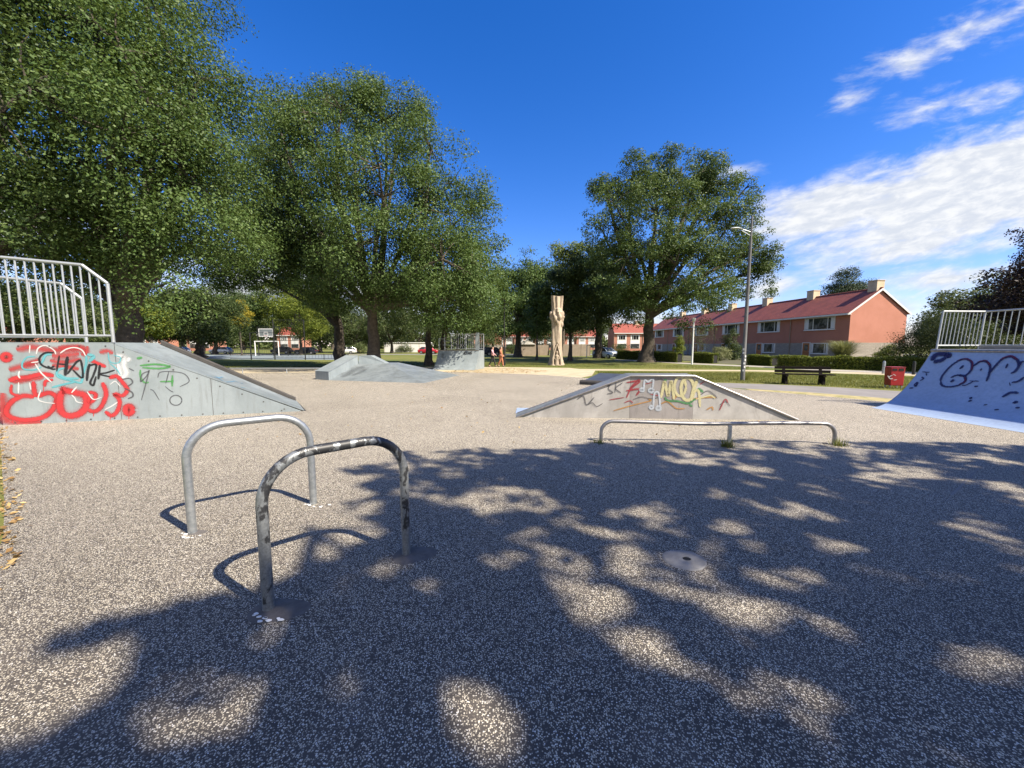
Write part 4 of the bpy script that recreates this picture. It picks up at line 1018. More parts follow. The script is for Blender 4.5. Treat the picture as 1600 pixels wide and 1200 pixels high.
# socket plate
pc = G(1073, 876)
sock = thing('ground_socket', 'flat oval grey socket plate with a hole set in the paving', 'socket plate', pc)
ring = []; n = 40
hole = [pc + Vector((.0 + math.cos(2 * math.pi * k_ / n) * .032, .0 + math.sin(2 * math.pi * k_ / n) * .026, .016)) for k_ in range(n)]
outr = [pc + Vector((math.cos(2 * math.pi * k_ / n) * .165 - .02, math.sin(2 * math.pi * k_ / n) * .15 * (1 + .04 * math.sin(6.28 * k_ / n * 3)) + .0, .0085)) for k_ in range(n)]
midr = [pc + (a - pc) * .93 + Vector((0, 0, .006)) for a in outr]
mb = MB(); mb.add(outr + midr + hole, [(i, (i + 1) % n, n + (i + 1) % n, n + i) for i in range(n)] + [(n + i, n + (i + 1) % n, 2 * n + (i + 1) % n, 2 * n + i) for i in range(n)]); mb.build('plate', M['plate'], sock)
mb = MB(); mb.tube([(p.x, p.y, p.z) for p in (pc + Vector((0, 0, .017)), pc + Vector((0, 0, .010)))], .033, 20, False); mb.build('rim', M['galv'], sock)
mb = MB(); mb.disc(pc + Vector((0, 0, .0105)), .031, 20); mb.build('hole', M['black'], sock)
# concrete joint strip in the shade at the right
sheet('joint_line', [(1527, 733), (1531, 733), (1490, 775), (1484, 775)][::-1], .012, M['asphalt'])

# ------------------------------------------------------------------ flat rail
fa, fb_ = G(939, 690), G(1303, 695); fm = G(1139, 695)
fr = thing('flat_rail', 'long low polished steel grind rail on three feet', 'grind rail', (fa + fb_) / 2)
uu = (fb_ - fa).normalized(); h = .37; cr = .2
pts = [fa + Vector((0, 0, z)) for z in (-.05, .05, h - cr)] + [fa + uu * cr * (1 - math.cos(w)) + Vector((0, 0, h - cr + cr * math.sin(w))) for w in np.linspace(.2, math.pi / 2, 7)]
Lr = (fb_ - fa).length
pts += [fa + uu * (cr + (Lr - 2 * cr) * q) + Vector((0, 0, h - .028 * math.sin(math.pi * min(1, q * 1.15)) ** 2)) for q in np.linspace(.08, .94, 12)]
pts += [fb_ - uu * (cr - cr * math.sin(w)) + Vector((0, 0, h - cr + cr * math.cos(w))) for w in np.linspace(0, math.pi / 2 - .1, 7)] + [fb_ + Vector((0, 0, z)) for z in (h - cr, .05, -.05)]
mb = MB(); mb.tube(pts, .032, 16); mb.build('tube', M['polished'], fr, smooth=True)
mb = MB(); mb.box((fm.x, fm.y, h / 2 - .02), (.05, .05, h - .03), math.atan2(uu.y, uu.x)); mb.build('post', M['galv'], fr)
mb = MB()
for p in (fa, fb_):
    for k_ in range(9):
        rr = random.Random(k_ + int(p.x * 10)); c = p + Vector((rr.uniform(-.16, .2), rr.uniform(-.08, .08), .012)); mb.box(c, (.04, .03, .012), rr.uniform(0, 3))
mb.build('footing', M['tar'], fr)

# ------------------------------------------------------------------ launch box in the middle
LA, LB = G(812, 652.5), G(1241, 657)
u2 = (LB - LA); L2 = u2.length; u2 = u2.normalized(); w2 = Vector((-u2.y, u2.x, 0)); WB = .46
def BP(t, w, z): return LA + u2 * t + w2 * w + Vector((0, 0, z))
hb = plane_hit(LA, -w2)
q1 = hb(985, 588)[0]; q2 = hb(1085, 588)[0]
t1 = (q1 - LA).dot(u2); t2 = (q2 - LA).dot(u2); HZ = (q1.z + q2.z) / 2
box = thing('launch_box', 'pale trapezoid skate box with steel edges and yellow graffiti in the middle', 'skate ramp', LA)
mb = MB(); mb.prism([BP(.08, 0, 0), BP(t1, 0, 0), BP(t1, 0, HZ), ], w2 * .03); mb.build('side_panel', M['conc'], box); mb = MB(); mb.prism([BP(t2, 0, 0), BP(L2 - .08, 0, 0), BP(t2, 0, HZ)], w2 * .03); mb.build('side_panel', M['conc'], box)
mb = MB(); mb.prism([BP(-.12, WB + .05, .009), BP(.75, WB + .05, .009), BP(.75, 1.3, .009), BP(-.12, 1.3, .009)], (0, 0, .012)); mb.build('toe_plate', M['blue_sheet'], box)
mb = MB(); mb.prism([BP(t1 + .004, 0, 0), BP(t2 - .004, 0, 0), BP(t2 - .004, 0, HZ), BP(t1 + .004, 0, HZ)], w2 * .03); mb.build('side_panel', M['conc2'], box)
mb = MB(); mb.prism([BP(0, WB - .03, 0), BP(L2, WB - .03, 0), BP(t2, WB - .03, HZ), BP(t1, WB - .03, HZ)], w2 * .03); mb.build('back_panel', M['conc'], box)
mb = MB(); mb.prism([BP(-.1, 0, .008), BP(.1, 0, .008), BP(t1, 0, HZ), BP(t2, 0, HZ), BP(L2 - .1, 0, .008), BP(L2 + .1, 0, .008), BP(t2 + .012, 0, HZ + .03), BP(t1 - .012, 0, HZ + .03)], w2 * WB); mb.build('riding_surface', M['bank'], box)
mb = MB()
for wv in (-.012, WB + .012):
    mb.tube([BP(-.08, wv, .012), BP(t1, wv, HZ + .01), BP(t2, wv, HZ + .01), BP(L2 + .08, wv, .012)], .029, 12)
    mb.build('edge_tube', M['polished'], box, smooth=True); mb = MB()
Z4 = (800, 560, .3375)
paint('graffiti', [(.03, [(440, 132), (462, 110), (446, 140), (466, 158), (440, 165)]), (.025, [(482, 108), (476, 158)]), (.025, [(512, 112), (480, 138), (505, 160)]), (.025, [(300, 190), (330, 175), (345, 215), (380, 180)])], S['grey'], box, hb, Z4)
paint('graffiti', [(.04, [(530, 112), (592, 104), (550, 140), (530, 182)]), (.04, [(528, 150), (590, 142), (575, 172)]), (.03, [(590, 95), (545, 138)]), (.02, [(450, 192), (520, 180)]), (.02, [(610, 120), (650, 110)]), (.03, [(640, 165), (690, 175)])], S['darkred'], box, hb, Z4)
paint('graffiti', [(.03, [(470, 242), (560, 216), (640, 196), (628, 185)]), (.03, [(690, 210), (720, 200), (760, 230), (800, 232)]), (.03, [(740, 185), (760, 175), (750, 190)]), (.03, [(830, 188), (900, 180), (945, 180)]), (.03, [(900, 238), (925, 225), (930, 240)])], S['orange'], box, hb, Z4)
paint('graffiti', [(.045, [(705, 180), (722, 195), (770, 198), (815, 208), (850, 185)]), (.045, [(820, 212), (835, 222)]), (.05, [(860, 138), (885, 155)]), (.05, [(705, 98), (715, 104)]), (.04, [(780, 165), (800, 180)])], S['dgreen'], box, hb, Z4)
paint('graffiti', [(.022, [(560, 190), (600, 178), (640, 186), (690, 178)]), (.02, [(660, 100), (690, 95), (700, 104)]), (.022, [(870, 170), (905, 150), (935, 168), (950, 185)]), (.02, [(690, 150), (700, 130), (712, 150)]), (.018, [(350, 215), (372, 205), (392, 222), (420, 208)]), (.018, [(960, 215), (990, 200), (1010, 222)])], S['grey'], box, hb, Z4)
paint('graffiti', [(.025, [(870, 120), (890, 108), (912, 112)]), (.025, [(960, 240), (985, 190), (1000, 205)]), (.02, [(520, 205), (545, 196), (560, 206)])], S['darkred'], box, hb, Z4)
WK[0] = 2.1
paint('graffiti', [(.05, circ(602, 145, 7, 5)), (.028, [(610, 145), (614, 102), (630, 108), (645, 98), (654, 102), (650, 145)]), (.05, circ(644, 148, 7, 5)), (.05, circ(645, 226, 8, 7)), (.028, [(653, 226), (658, 168), (668, 155), (680, 165), (686, 225)]), (.05, circ(678, 230, 8, 7))], S['pale'], box, hb, Z4)
paint('graffiti', [(.045, [(690, 182), (698, 140), (706, 108), (716, 150), (722, 172), (730, 135), (737, 106), (745, 150), (750, 190)]), (.048, circ(778, 130, 26, 44)), (.048, circ(812, 142, 30, 52)), (.048, [(858, 95), (838, 150), (830, 195)]), (.045, [(835, 160), (862, 150), (870, 225)]), (.03, [(850, 190), (915, 172), (940, 185)])], S['cream'], box, hb, Z4)
WK[0] = 1.55

# small bank behind the launch box, its shade painted dark
ka, kb = G(905, 601), G(990, 606)
kd = (kb - ka).normalized(); kn = Vector((-kd.y, kd.x, 0)); kl = 3.0
kick = thing('low_bank', 'small dark skate bank half hidden behind the launch box', 'skate ramp', ka)
mb = MB(); mb.prism([ka, ka + Vector((0, 0, .13)), ka + kn * .05 + Vector((0, 0, .2)), ka + kn * .25 + Vector((0, 0, .2)), ka + kn * .25], kd * kl); mb.build('front_curb', M['curb'], kick, bevel=.02)
mb = MB(); k0 = ka + kn * .254 + kd * .12; mb.prism([k0, k0 + Vector((0, 0, .18)), k0 + kn * 1.3 + kd * .2 + Vector((0, 0, .42)), k0 + kn * 1.5 + kd * .2 + Vector((0, 0, .42)), k0 + kn * 1.5 + kd * .2], kd * kl); mb.build('riding_surface', M['shadebank'], kick)

# ------------------------------------------------------------------ funbox with ledge
FL, FR, RR = G(514, 594.5), G(663, 599), G(719, 586.5)
DZ = .70; D0 = 21.3
d1, d2 = A(559.5, 568, D0), A(607.5, 568.5, D0); d1.z = d2.z = DZ
fun = thing('fun_box', 'grey pyramid skate box with raised ledge in the middle distance', 'skate ramp', (FL + RR) / 2)
back = Vector((.05, 1, 0))
d3, d4 = d2 + back * 1.6, d1 + back * 1.6
BL = FL + back * 7.0; BR = RR + Vector((-2.0, 3.4, 0))
mb = MB(); V = [FL, FR, RR, BR, BL, d1, d2, d3, d4]
mb.add(V, [(0, 1, 6, 5), (1, 2, 6), (2, 3, 7, 6), (3, 4, 8, 7), (4, 0, 5, 8), (5, 6, 7, 8)]); mb.build('bank', M['bank'], fun)
e0, e1 = G(493, 593), FL; e0.z = e1.z = 0
lw = (e1 - e0); la = A(540.5, 554.5, D0 + .2); la.z = 1.15; lb = A(559.4, 555, D0); lb.z = 1.15
mb = MB(); hz = Vector((0, 0, .42)); zz = Vector((0, 0, 1))
g0, g1_ = Vector((la.x, la.y, 0)), Vector((lb.x, lb.y, 0))
mb.add([e0, e1, e1 + hz, e0 + hz, g0, g1_, lb, la], [(0, 1, 2, 3), (1, 5, 6, 2), (2, 6, 7, 3), (0, 3, 7, 4), (4, 7, 6, 5)]); mb.build('ledge', M['panel'], fun, bevel=.01)
mb = MB(); lr = A(579, 555, D0 + .1); lr.z = 1.15; le = A(603, 568.5, D0 + .3); le.z = .72; bk = Vector((0, .6, 0))
P = [lb + Vector((.004, .02, -.45)), lb + Vector((.004, .02, -.004)), lr, le, le + Vector((0, 0, -.3))]
mb.prism(P, bk); mb.build('ledge', M['panel'], fun, bevel=.01)
mb = MB(); mb.prism([e0 + Vector((-.02, -.01, .425)), e1 + Vector((.02, -.01, .425)), lb + Vector((.02, 0, .006)), la + Vector((-.02, 0, .006))], (0, 0, .012)); mb.build('ledge_top', M['panel'], fun)
hf = plane_hit(FL, (d1 - FL).cross(FR - FL))
paint('scuff', [(.5, [(640, 470), (700, 430), (760, 405)]), (.3, [(700, 460), (770, 425)])], S['scuff'], fun, hf, (360, 460, .275), .004)

# ------------------------------------------------------------------ far quarter pipe
qa, qb = G(675, 577.8), G(740, 578.8)
qu = (qb - qa).normalized(); qn = Vector((-qu.y, qu.x, 0)); QL = (qb - qa).length
QP = thing('quarter_pipe', 'small grey quarter pipe with railings at the far end of the slab', 'skate ramp', qa)
def QQ(t, w, z): return qa + qu * t + qn * w + Vector((0, 0, z))
prof = [(0, .01)] + [(1.15 * k_ / 10, 1.32 * (k_ / 10) ** 2.0 + .01) for k_ in range(1, 11)]
mb = MB()
for i in range(len(prof) - 1):
    (w0, z0), (w1, z1) = prof[i], prof[i + 1]
    mb.add([QQ(0, w0, z0), QQ(QL, w0, z0), QQ(QL, w1, z1), QQ(0, w1, z1)], [(0, 1, 2, 3)])
mb.build('riding_surface', M['panel'], QP, smooth=True)
for t_ in (0.0, QL):
    mb = MB(); mb.prism([QQ(t_, w, z - .004) for w, z in prof] + [QQ(t_, 2.4, 1.33), QQ(t_, 2.4, 0)], qu * (.02 if t_ else -.02)); mb.build('side_panel', M['panel'], QP)
mb = MB(); mb.prism([QQ(0, 1.15, 1.32), QQ(0, 2.4, 1.32), QQ(0, 2.4, 1.36), QQ(0, 1.15, 1.36)], qu * QL); mb.build('deck', M['deck'], QP)
mb = MB(); mb.tube([QQ(0, 1.15, 1.36), QQ(QL, 1.15, 1.36)], .035, 8); mb.build('coping', M['polished'], QP)
mb = MB()
for t_ in (0, QL * .17, QL * .55, QL): mb.tube([QQ(t_, 2.35, 1.36), QQ(t_, 2.35, 2.55)], .03, 8)
mb.tube([QQ(QL * .17, 2.35, 2.55), QQ(QL, 2.35, 2.55)], .028, 8); mb.tube([QQ(0, 2.35, 1.46), QQ(QL, 2.35, 1.46)], .022, 8)
for z_ in (1.75, 2.05): mb.tube([QQ(-.15, 2.35, z_), QQ(QL * .17, 2.35, z_)], .022, 8)
mb.tube([QQ(0, 1.3, 1.36), QQ(0, 1.3, 2.2), QQ(0, 2.35, 2.2)], .026, 8)
rl_ = mb.build('railing', M['galv2'], QP, smooth=True)
for k_ in range(16):
    t_ = QL * (.17 + .83 * (k_ + 1) / 17); bm = MB(); bm.tube([QQ(t_, 2.35, 1.46), QQ(t_, 2.35, 2.55)], .012, 6, False); bm.build('bar', M['galv2'], rl_)
mb = MB(); mb.prism([QQ(QL - .28, 1.25, 1.37), QQ(QL, 1.25, 1.37), QQ(QL, 1.25, 2.62), QQ(QL - .2, 1.25, 2.62), QQ(QL - .28, 1.25, 2.4)], qn * .03); mb.build('end_panel', M['panel'], QP)
hq = plane_hit(QQ(0, 1.02, 1.1), (0, -1, .5))
hq2 = plane_hit(QQ(0, 1.0, 1.02), -qn + Vector((0, 0, .42)))
paint('graffiti', [(.05, [(870, 660), (870, 715)]), (.05, [(885, 665), (885, 712), (915, 712)]), (.05, [(885, 688), (910, 688)]), (.05, [(885, 665), (915, 665)]), (.05, [(955, 665), (930, 672), (928, 705), (955, 712)]), (.05, [(970, 662), (970, 715)]), (.05, [(970, 688), (995, 688)]), (.05, [(995, 662), (995, 715)]), (.05, circ(1022, 688, 12, 24))], S['black'], QP, hq2, (660, 500, .075), .03)
paint('scuff', [(.3, [(420, 700), (450, 850), (520, 1000)]), (.25, [(400, 800), (380, 950)])], S['scuff'], QP, hq2, (660, 500, .075), .012)

# ------------------------------------------------------------------ blue quarter pipe at the right
ra, rb = G(1360, 637.5), G(1600, 677)
rv = (rb - ra).normalized(); rn = Vector((-rv.y, rv.x, 0)); rn = rn if rn.x > 0 else -rn
RL = 6.2; RUN = 1.62; RK = .585
def RP(t, s, z): return ra + rv * t + rn * s + Vector((0, 0, z))
RQ = thing('quarter_pipe', 'big blue quarter pipe with outlined graffiti letters at the right edge', 'skate ramp', ra)
zt = RK * RUN ** 2
prof = [(RUN * k_ / 24, RK * (RUN * k_ / 24) ** 2 + .012) for k_ in range(25)]
mb = MB()
for i in range(24):
    (w0, z0), (w1, z1) = prof[i], prof[i + 1]
    mb.add([RP(0, w0, z0), RP(RL, w0, z0), RP(RL, w1, z1), RP(0, w1, z1)], [(0, 1, 2, 3)])
mb.build('riding_surface', M['blue_sheet'], RQ, smooth=True)
for t_, s_ in ((0, -1), (RL, 1)):
    mb = MB(); mb.prism([RP(t_, w, z - .006) for w, z in prof] + [RP(t_, RUN + 1.35, zt), RP(t_, RUN + 1.35, 0)], rv * (.02 * s_)); mb.build('side_panel', M['panel'], RQ)
mb = MB(); mb.prism([RP(0, RUN + .04, zt), RP(0, RUN + 1.35, zt), RP(0, RUN + 1.35, zt + .05), RP(0, RUN + .04, zt + .05)], rv * RL); mb.build('deck', M['bank'], RQ)
mb = MB(); mb.tube([RP(-.02, RUN, zt + .03), RP(RL, RUN, zt + .03)], .035, 12); mb.build('coping', M['polished'], RQ, smooth=True)
mb = MB(); mb.prism([RP(-.03, RUN + .06, zt + .054), RP(-.03, RUN + .16, zt + .054), RP(-.03, RUN + .16, zt + .075), RP(-.03, RUN + .06, zt + .075)], rv * 2.2); mb.build('edge_strip', M['white_edge'], RQ)
mb = MB(); zr = 2.62; lean = .14
p00, p01 = RP(.03, RUN + .08, zt + .05), RP(.03, RUN + 1.3, zt + .05)
t00, t01 = RP(-.02, RUN + .08 + lean, zr), RP(-.02, RUN + 1.3 + lean, zr)
p11, t11 = RP(RL, RUN + 1.3, zt + .05), RP(RL, RUN + 1.3 + lean, zr)
for a, b_ in ((p00, t00), (p01, t01), (t00, t01), (t01, t11), (p11, t11)): mb.tube([a, b_], .023, 10)
kk = Vector((0, 0, .12))
mb.tube([p00 + kk, p01 + kk], .02, 8); mb.tube([p01 + kk, p11 + kk], .02, 8)
rl_ = mb.build('railing', M['galv2'], RQ, smooth=True)
for k_ in range(10):
    q = (k_ + 1) / 11; bm = MB(); bm.tube([p00.lerp(p01, q) + kk, t00.lerp(t01, q)], .0105, 6, False); bm.build('bar', M['galv2'], rl_, smooth=True)
for k_ in range(44):
    q = (k_ + 1) / 45; bm = MB(); bm.tube([p01.lerp(p11, q) + kk, t01.lerp(t11, q)], .0105, 6, False); bm.build('bar', M['galv2'], rl_, smooth=True)
mb = MB(); mb.prism([RP(.1, RUN + 1.22, zt + .06), RP(.1, RUN + 1.26, zt + .06), RP(.1, RUN + 1.26, zt + .15), RP(.1, RUN + 1.22, zt + .15)], rv * (RL - .2)); mb.build('kick_board', M['bench'] if 'bench' in M else M['conc2'], RQ)
def hr(px, py):
    d = ray(px, py); o = Vector((0, 0, CAM_H)); t = 4.0
    for _ in range(3000):
        p = o + d * t; s_ = (p - ra).dot(rn); zs = RK * s_ * s_ + .012 if 0 < s_ else 0
        if s_ > 0 and p.z <= zs and s_ < RUN:
            n_ = (-rn * (2 * RK * s_) + Vector((0, 0, 1))).normalized(); return (Vector((p.x, p.y, zs)), n_)
        if s_ > RUN: return None
        t += .005
    return None
Z5 = (1420, 470, .1833)
paint('graffiti', [(.05, [(275, 690), (290, 640), (350, 570), (420, 518), (490, 502), (538, 530), (535, 590), (490, 638), (440, 640), (480, 650), (482, 690), (430, 722), (350, 737), (290, 727), (275, 690)]), (.055, [(440, 585), (466, 555)]), (.055, [(362, 698), (386, 674)]), (.05, [(360, 660), (400, 640), (450, 635)]),
                   (.04, [(455, 725), (490, 722), (550, 692)]), (.04, [(520, 686), (600, 690)]), (.045, [(550, 565), (600, 528), (660, 522), (695, 560), (690, 620), (665, 690)]), (.04, [(615, 600), (622, 580)]), (.04, [(560, 735), (590, 735)])], S['navy'], RQ, hr, Z5, .006)
paint('graffiti', [(.03, [(420, 512), (490, 496), (545, 530), (538, 595)]), (.03, [(590, 525), (660, 514), (700, 556)]), (.03, [(780, 505), (870, 474), (935, 508)]), (.025, [(478, 655), (484, 690), (430, 716)])], S['plum'], RQ, hr, Z5, .010)
paint('graffiti', [(.05, [(690, 620), (740, 560), (800, 502), (870, 482), (928, 510), (940, 560), (910, 602), (875, 626)]), (.05, [(830, 582), (846, 540)]), (.05, [(940, 562), (960, 530), (985, 520)]), (.045, [(880, 702), (940, 688), (985, 655)]), (.05, [(800, 827), (870, 787), (940, 792)]), (.06, [(890, 870), (932, 868)]), (.05, [(730, 936), (772, 930)]), (.05, [(640, 894), (672, 888)]), (.05, [(508, 860), (540, 854)]), (.05, [(520, 836), (540, 832)]), (.05, [(910, 918), (950, 916)]), (.02, [(860, 700), (870, 730)])], S['navy'], RQ, hr, Z5, .006)
paint('graffiti', [(.13, [(205, 515), (230, 465), (300, 458), (340, 470)]), (.11, [(215, 520), (260, 518), (320, 490)]), (.05, circ(340, 468, 18, 16)), (.035, [(115, 611), (182, 612)]), (.035, [(150, 620), (156, 642)]), (.035, [(98, 685), (128, 668), (112, 652)]), (.035, [(48, 718), (76, 700), (62, 732), (50, 716)]), (.035, [(5, 748), (42, 747)])], S['navy'], RQ, hr, Z5, .006)

# ------------------------------------------------------------------ lamp posts
lp = G(1160, 594.5)
lamp = thing('street_lamp', 'tall tapered steel lamp post with stickers near its base', 'street lamp', lp)
topz = A(1172, 337, lp.y).z
mb = MB(); mb.tube([lp + Vector((0, 0, z)) for z in (-.1, 1.2, 1.22, topz * .55, topz * .86)], [.105, .10, .092, .075, .062], 14); mb.tube([lp + Vector((0, 0, topz * .86)), lp + Vector((0, 0, topz))], .045, 12); mb.build('pole', M['lamppost'], lamp, smooth=True)
za = topz - .75
ad = Vector((-1, -.15, 0)).normalized()
mb = MB(); mb.tube([lp + Vector((0, 0, za)), lp + ad * .5 + Vector((0, 0, za + .12))], .022, 8); mb.tube([lp + Vector((0, 0, za - .18)), lp + ad * .5 + Vector((0, 0, za + .05))], .016, 8); mb.build('arm', M['galv2'], lamp)
mb = MB(); mb.tube([lp + ad * s_ + Vector((0, 0, za + q)) for s_, q in ((.45, .10), (.55, .14), (.8, .17), (1.02, .15), (1.08, .13))], [.02, .06, .09, .065, .02], 10)
for v in mb.v: v.z = za + .13 + (v.z - za - .13) * .55
mb.build('lamp_head', M['galv2'], lamp, smooth=True)
mb = MB(); rr = random.Random(3)
for k_ in range(7):
    z_ = .5 + k_ * .17; an = rr.uniform(-2.4, -.8); c = lp + Vector((math.cos(an) * .106, math.sin(an) * .106, z_)); mb.box(c, (.008, .07, .09), an)
mb.build('sticker', [M['whitepanel']], lamp)
p2 = G(1081, 569.5)
l2_ = thing('lamp_post', 'thin white post with a small lamp in front of the houses', 'lamp post', p2)
tz = A(1083, 503, p2.y).z
mb = MB(); mb.tube([p2 + Vector((0, 0, -.1)), p2 + Vector((0, 0, tz))], [.075, .06], 10); mb.build('pole', M['white'], l2_, smooth=True)
mb = MB(); mb.tube([p2 + Vector((0, 0, tz)), p2 + Vector((0, 0, tz + .12)), p2 + Vector((0, 0, tz + .3)), p2 + Vector((0, 0, tz + .36))], [.08, .16, .19, .05], 12); mb.build('lamp_head', M['lampglass'], l2_, smooth=True)
p3 = G(788, 571.5)
l3_ = thing('lamp_post', 'dark slim lamp post beside the two walkers', 'lamp post', p3)
tz = A(788, 478, p3.y).z
mb = MB(); mb.tube([p3 + Vector((0, 0, z)) for z in (-.1, 1.6, 1.65, tz)], [.11, .11, .06, .05], 10); mb.build('pole', M['blackmetal'], l3_, smooth=True)
mb = MB(); mb.tube([p3 + Vector((0, 0, tz)), p3 + Vector((0, 0, tz + .15)), p3 + Vector((0, 0, tz + .4)), p3 + Vector((0, 0, tz + .46))], [.05, .10, .12, .04], 12); mb.build('lamp_head', M['blackmetal'], l3_, smooth=True)

# ------------------------------------------------------------------ bench, bin, bollards
b1, b2 = G(1226, 600), G(1284, 601.5)
bc = (b1 + b2) / 2; brz = math.atan2((b2 - b1).y, (b2 - b1).x)
bench = thing('park_bench', 'dark slatted park bench on the grass by the grey path', 'bench', bc, brz)
def BW(x, y, z): return bc + Matrix.Rotation(brz, 3, 'Z') @ Vector((x, y, z))
half = (b2 - b1).length / 2
for s_ in (-1, 1):
    mb = MB(); mb.prism([BW(s_ * half - .05, y, z) for y, z in ((-.22, -.03), (-.10, -.03), (-.05, .2), (.12, .25), (.15, -.03), (.28, -.03), (.24, .40), (.31, .80), (.25, .80), (.16, .44), (-.24, .42), (-.25, .36), (-.14, .34))], BW(.1, 0, 0) - BW(0, 0, 0)); mb.build('leg', M['wood_dark'], bench)
mb = MB()
for y in (-.19, -.05, .09): mb.box(BW(0, y, .455), (2 * half + .75, .115, .045), brz)
mb.build('seat', M['wood_dark'], bench, bevel=.008)
mb = MB()
for y, z in ((.205, .57), (.232, .72)):
    mb.box(BW(0, y, z), (2 * half + .72, .04, .12), brz)
mb.build('backrest', M['wood_dark'], bench, bevel=.008)
bp = G(1395, 606.5)
bn = thing('litter_bin', 'red metal litter bin on legs at the edge of the grey path', 'litter bin', bp, -.25)
def NW(x, y, z): return bp + Matrix.Rotation(-.25, 3, 'Z') @ Vector((x, y, z))
mb = MB(); mb.prism([NW(-.215, -.2, .12), NW(.215, -.2, .12), NW(.235, -.2, .84), NW(-.235, -.2, .84)], NW(0, .38, 0) - NW(0, 0, 0)); mb.build('body', M['red'], bn, bevel=.02)
mb = MB(); mb.prism([NW(-.245, -.21, .843), NW(.245, -.21, .843), NW(.245, -.21, .86), NW(-.245, -.21, .86)], NW(0, .40, 0) - NW(0, 0, 0)); mb.build('lid', M['red'], bn, bevel=.006)
for x in (-.105, .105):
    mb = MB(); mb.box(NW(x, -.205, .755), (.15, .012, .085), -.25); mb.build('slot', M['black'], bn)
for x in (-.19, .19):
    for y in (-.15, .12): mb = MB(); mb.box(NW(x, y, .06), (.04, .04, .13), -.25); mb.build('leg', M['galv'], bn)
hbn = plane_hit(NW(0, -.2, .4), NW(0, -1, 0) - NW(0, 0, 0))
paint('emblem', [(.03, [(200, 715), (215, 735), (235, 735)]), (.02, [(240, 745), (262, 742)]), (.018, [(235, 705), (255, 715)]), (.03, [(205, 725), (232, 712)])], S['white'], bn, hbn, (1340, 420, .2333), .006)
bo = None
for px_, py_, lab in ((1380, 584, 'grey bollard at the hedge just left of the red bin'), (1427, 585.5, 'dark bollard at the hedge just right of the red bin')):
    p = G(px_, py_)
    r_ = thing('bollard', lab, 'bollard', p, 0, 'bollards along the hedge')
    mb = MB(); mb.tube([p + Vector((0, 0, z)) for z in (-.05, .70, .76, .78)], [.075, .075, .06, .02], 12); mb.build('post', M['galv'] if px_ < 1400 else M['blackmetal'], r_, smooth=True)

# ------------------------------------------------------------------ carved trunk sculpture
sp_ = G(869, 570.5)
sculp = thing('carved_trunk', 'pale carved tree trunk sculpture standing on the grass', 'sculpture', sp_)
HT = A(868, 463, sp_.y).z
g = np.random.default_rng(5); NU, NV = 40, 60
mb = MB()
def srad(v):
    # half width by height
    xs = [0, .03, .10, .25, .5, .66, .70, .76, .80, .90, 1.0]; ys = [.70, .62, .52, .46, .44, .46, .56, .50, .42, .46, .50]
    return float(np.interp(v, xs, ys))
for j in range(NV + 1):
    v = j / NV
    for i in range(NU):
        a = 2 * math.pi * i / NU
        r_ = srad(v) * (1 + .10 * math.sin(5 * a + 3 * v) + .05 * math.sin(9 * a + 11 * v) + g.normal(0, .012))
        if .66 < v < .78: r_ *= 1 + .14 * math.sin(7 * a + 40 * v)
        if v > .82 and -2.1 < (a - math.pi * 2 if a > math.pi else a) < -.6: r_ *= .72          # hollow cut
        # arched niche at the foot on the side facing the slab
        am = (a - 1.5 * math.pi); arch = .30 * (1 - (am / .62) ** 2) if abs(am) < .62 else 0
        if v < arch + .02 and abs(am) < .62 and v > .015: r_ *= .66
        mb.v.append(Vector((sp_.x + math.cos(a) * r_, sp_.y + math.sin(a) * r_, v * HT + (.05 * math.sin(2 * a + 1) * (v > .97)))))
for j in range(NV):
    for i in range(NU):
        i2 = (i + 1) % NU; mb.f.append((j * NU + i, j * NU + i2, (j + 1) * NU + i2, (j + 1) * NU + i)); mb.m.append(0)
mb.f.append(tuple(NV * NU + i for i in range(NU))); mb.m.append(0)
mb.build('trunk', M['carved'], sculp, smooth=True)
mb = MB()
for am, z, r_ in ((-2.9, .745, .17), (-.15, .75, .16), (-.05, .67, .14), (-.2, .60, .16), (-1.2, .70, .18), (-1.9, .68, .18), (-1.55, .64, .15)):
    rad = srad(z) * .98; c = Vector((sp_.x + math.cos(am) * rad, sp_.y + math.sin(am) * rad, z * HT))
    mb.tube([c + Vector((0, 0, q)) for q in (-.30, -.2, 0, .16, .24)], [.03, r_ * .8, r_, r_ * .7, .03], 9)
mb.build('carved_faces', M['carved'], sculp, smooth=True)
mb = MB(); fp = Vector((sp_.x, sp_.y - .45, 0))
mb.tube([fp + Vector((0, 0, z)) for z in (.0, .25, .6, .85, .95, 1.05, 1.2, 1.25)], [.22, .17, .13, .16, .07, .10, .10, .03], 10)
for s_ in (-1, 1): mb.tube([fp + Vector((s_ * .13, 0, .85)), fp + Vector((s_ * .24, -.02, .6)), fp + Vector((s_ * .08, -.1, .5))], [.055, .05, .04], 7)
mb.build('carved_figure', M['carved'], sculp, smooth=True)
mb = MB()
for s_ in (-1, 1): mb.tube([Vector((sp_.x + s_ * x, sp_.y - y, z)) for x, y, z in ((.34, .50, .0), (.33, .44, .6), (.20, .44, 1.2), (.0, .44, 1.85))], [.09, .075, .065, .05], 8)
mb.build('carved_arch', M['carved'], sculp, smooth=True)

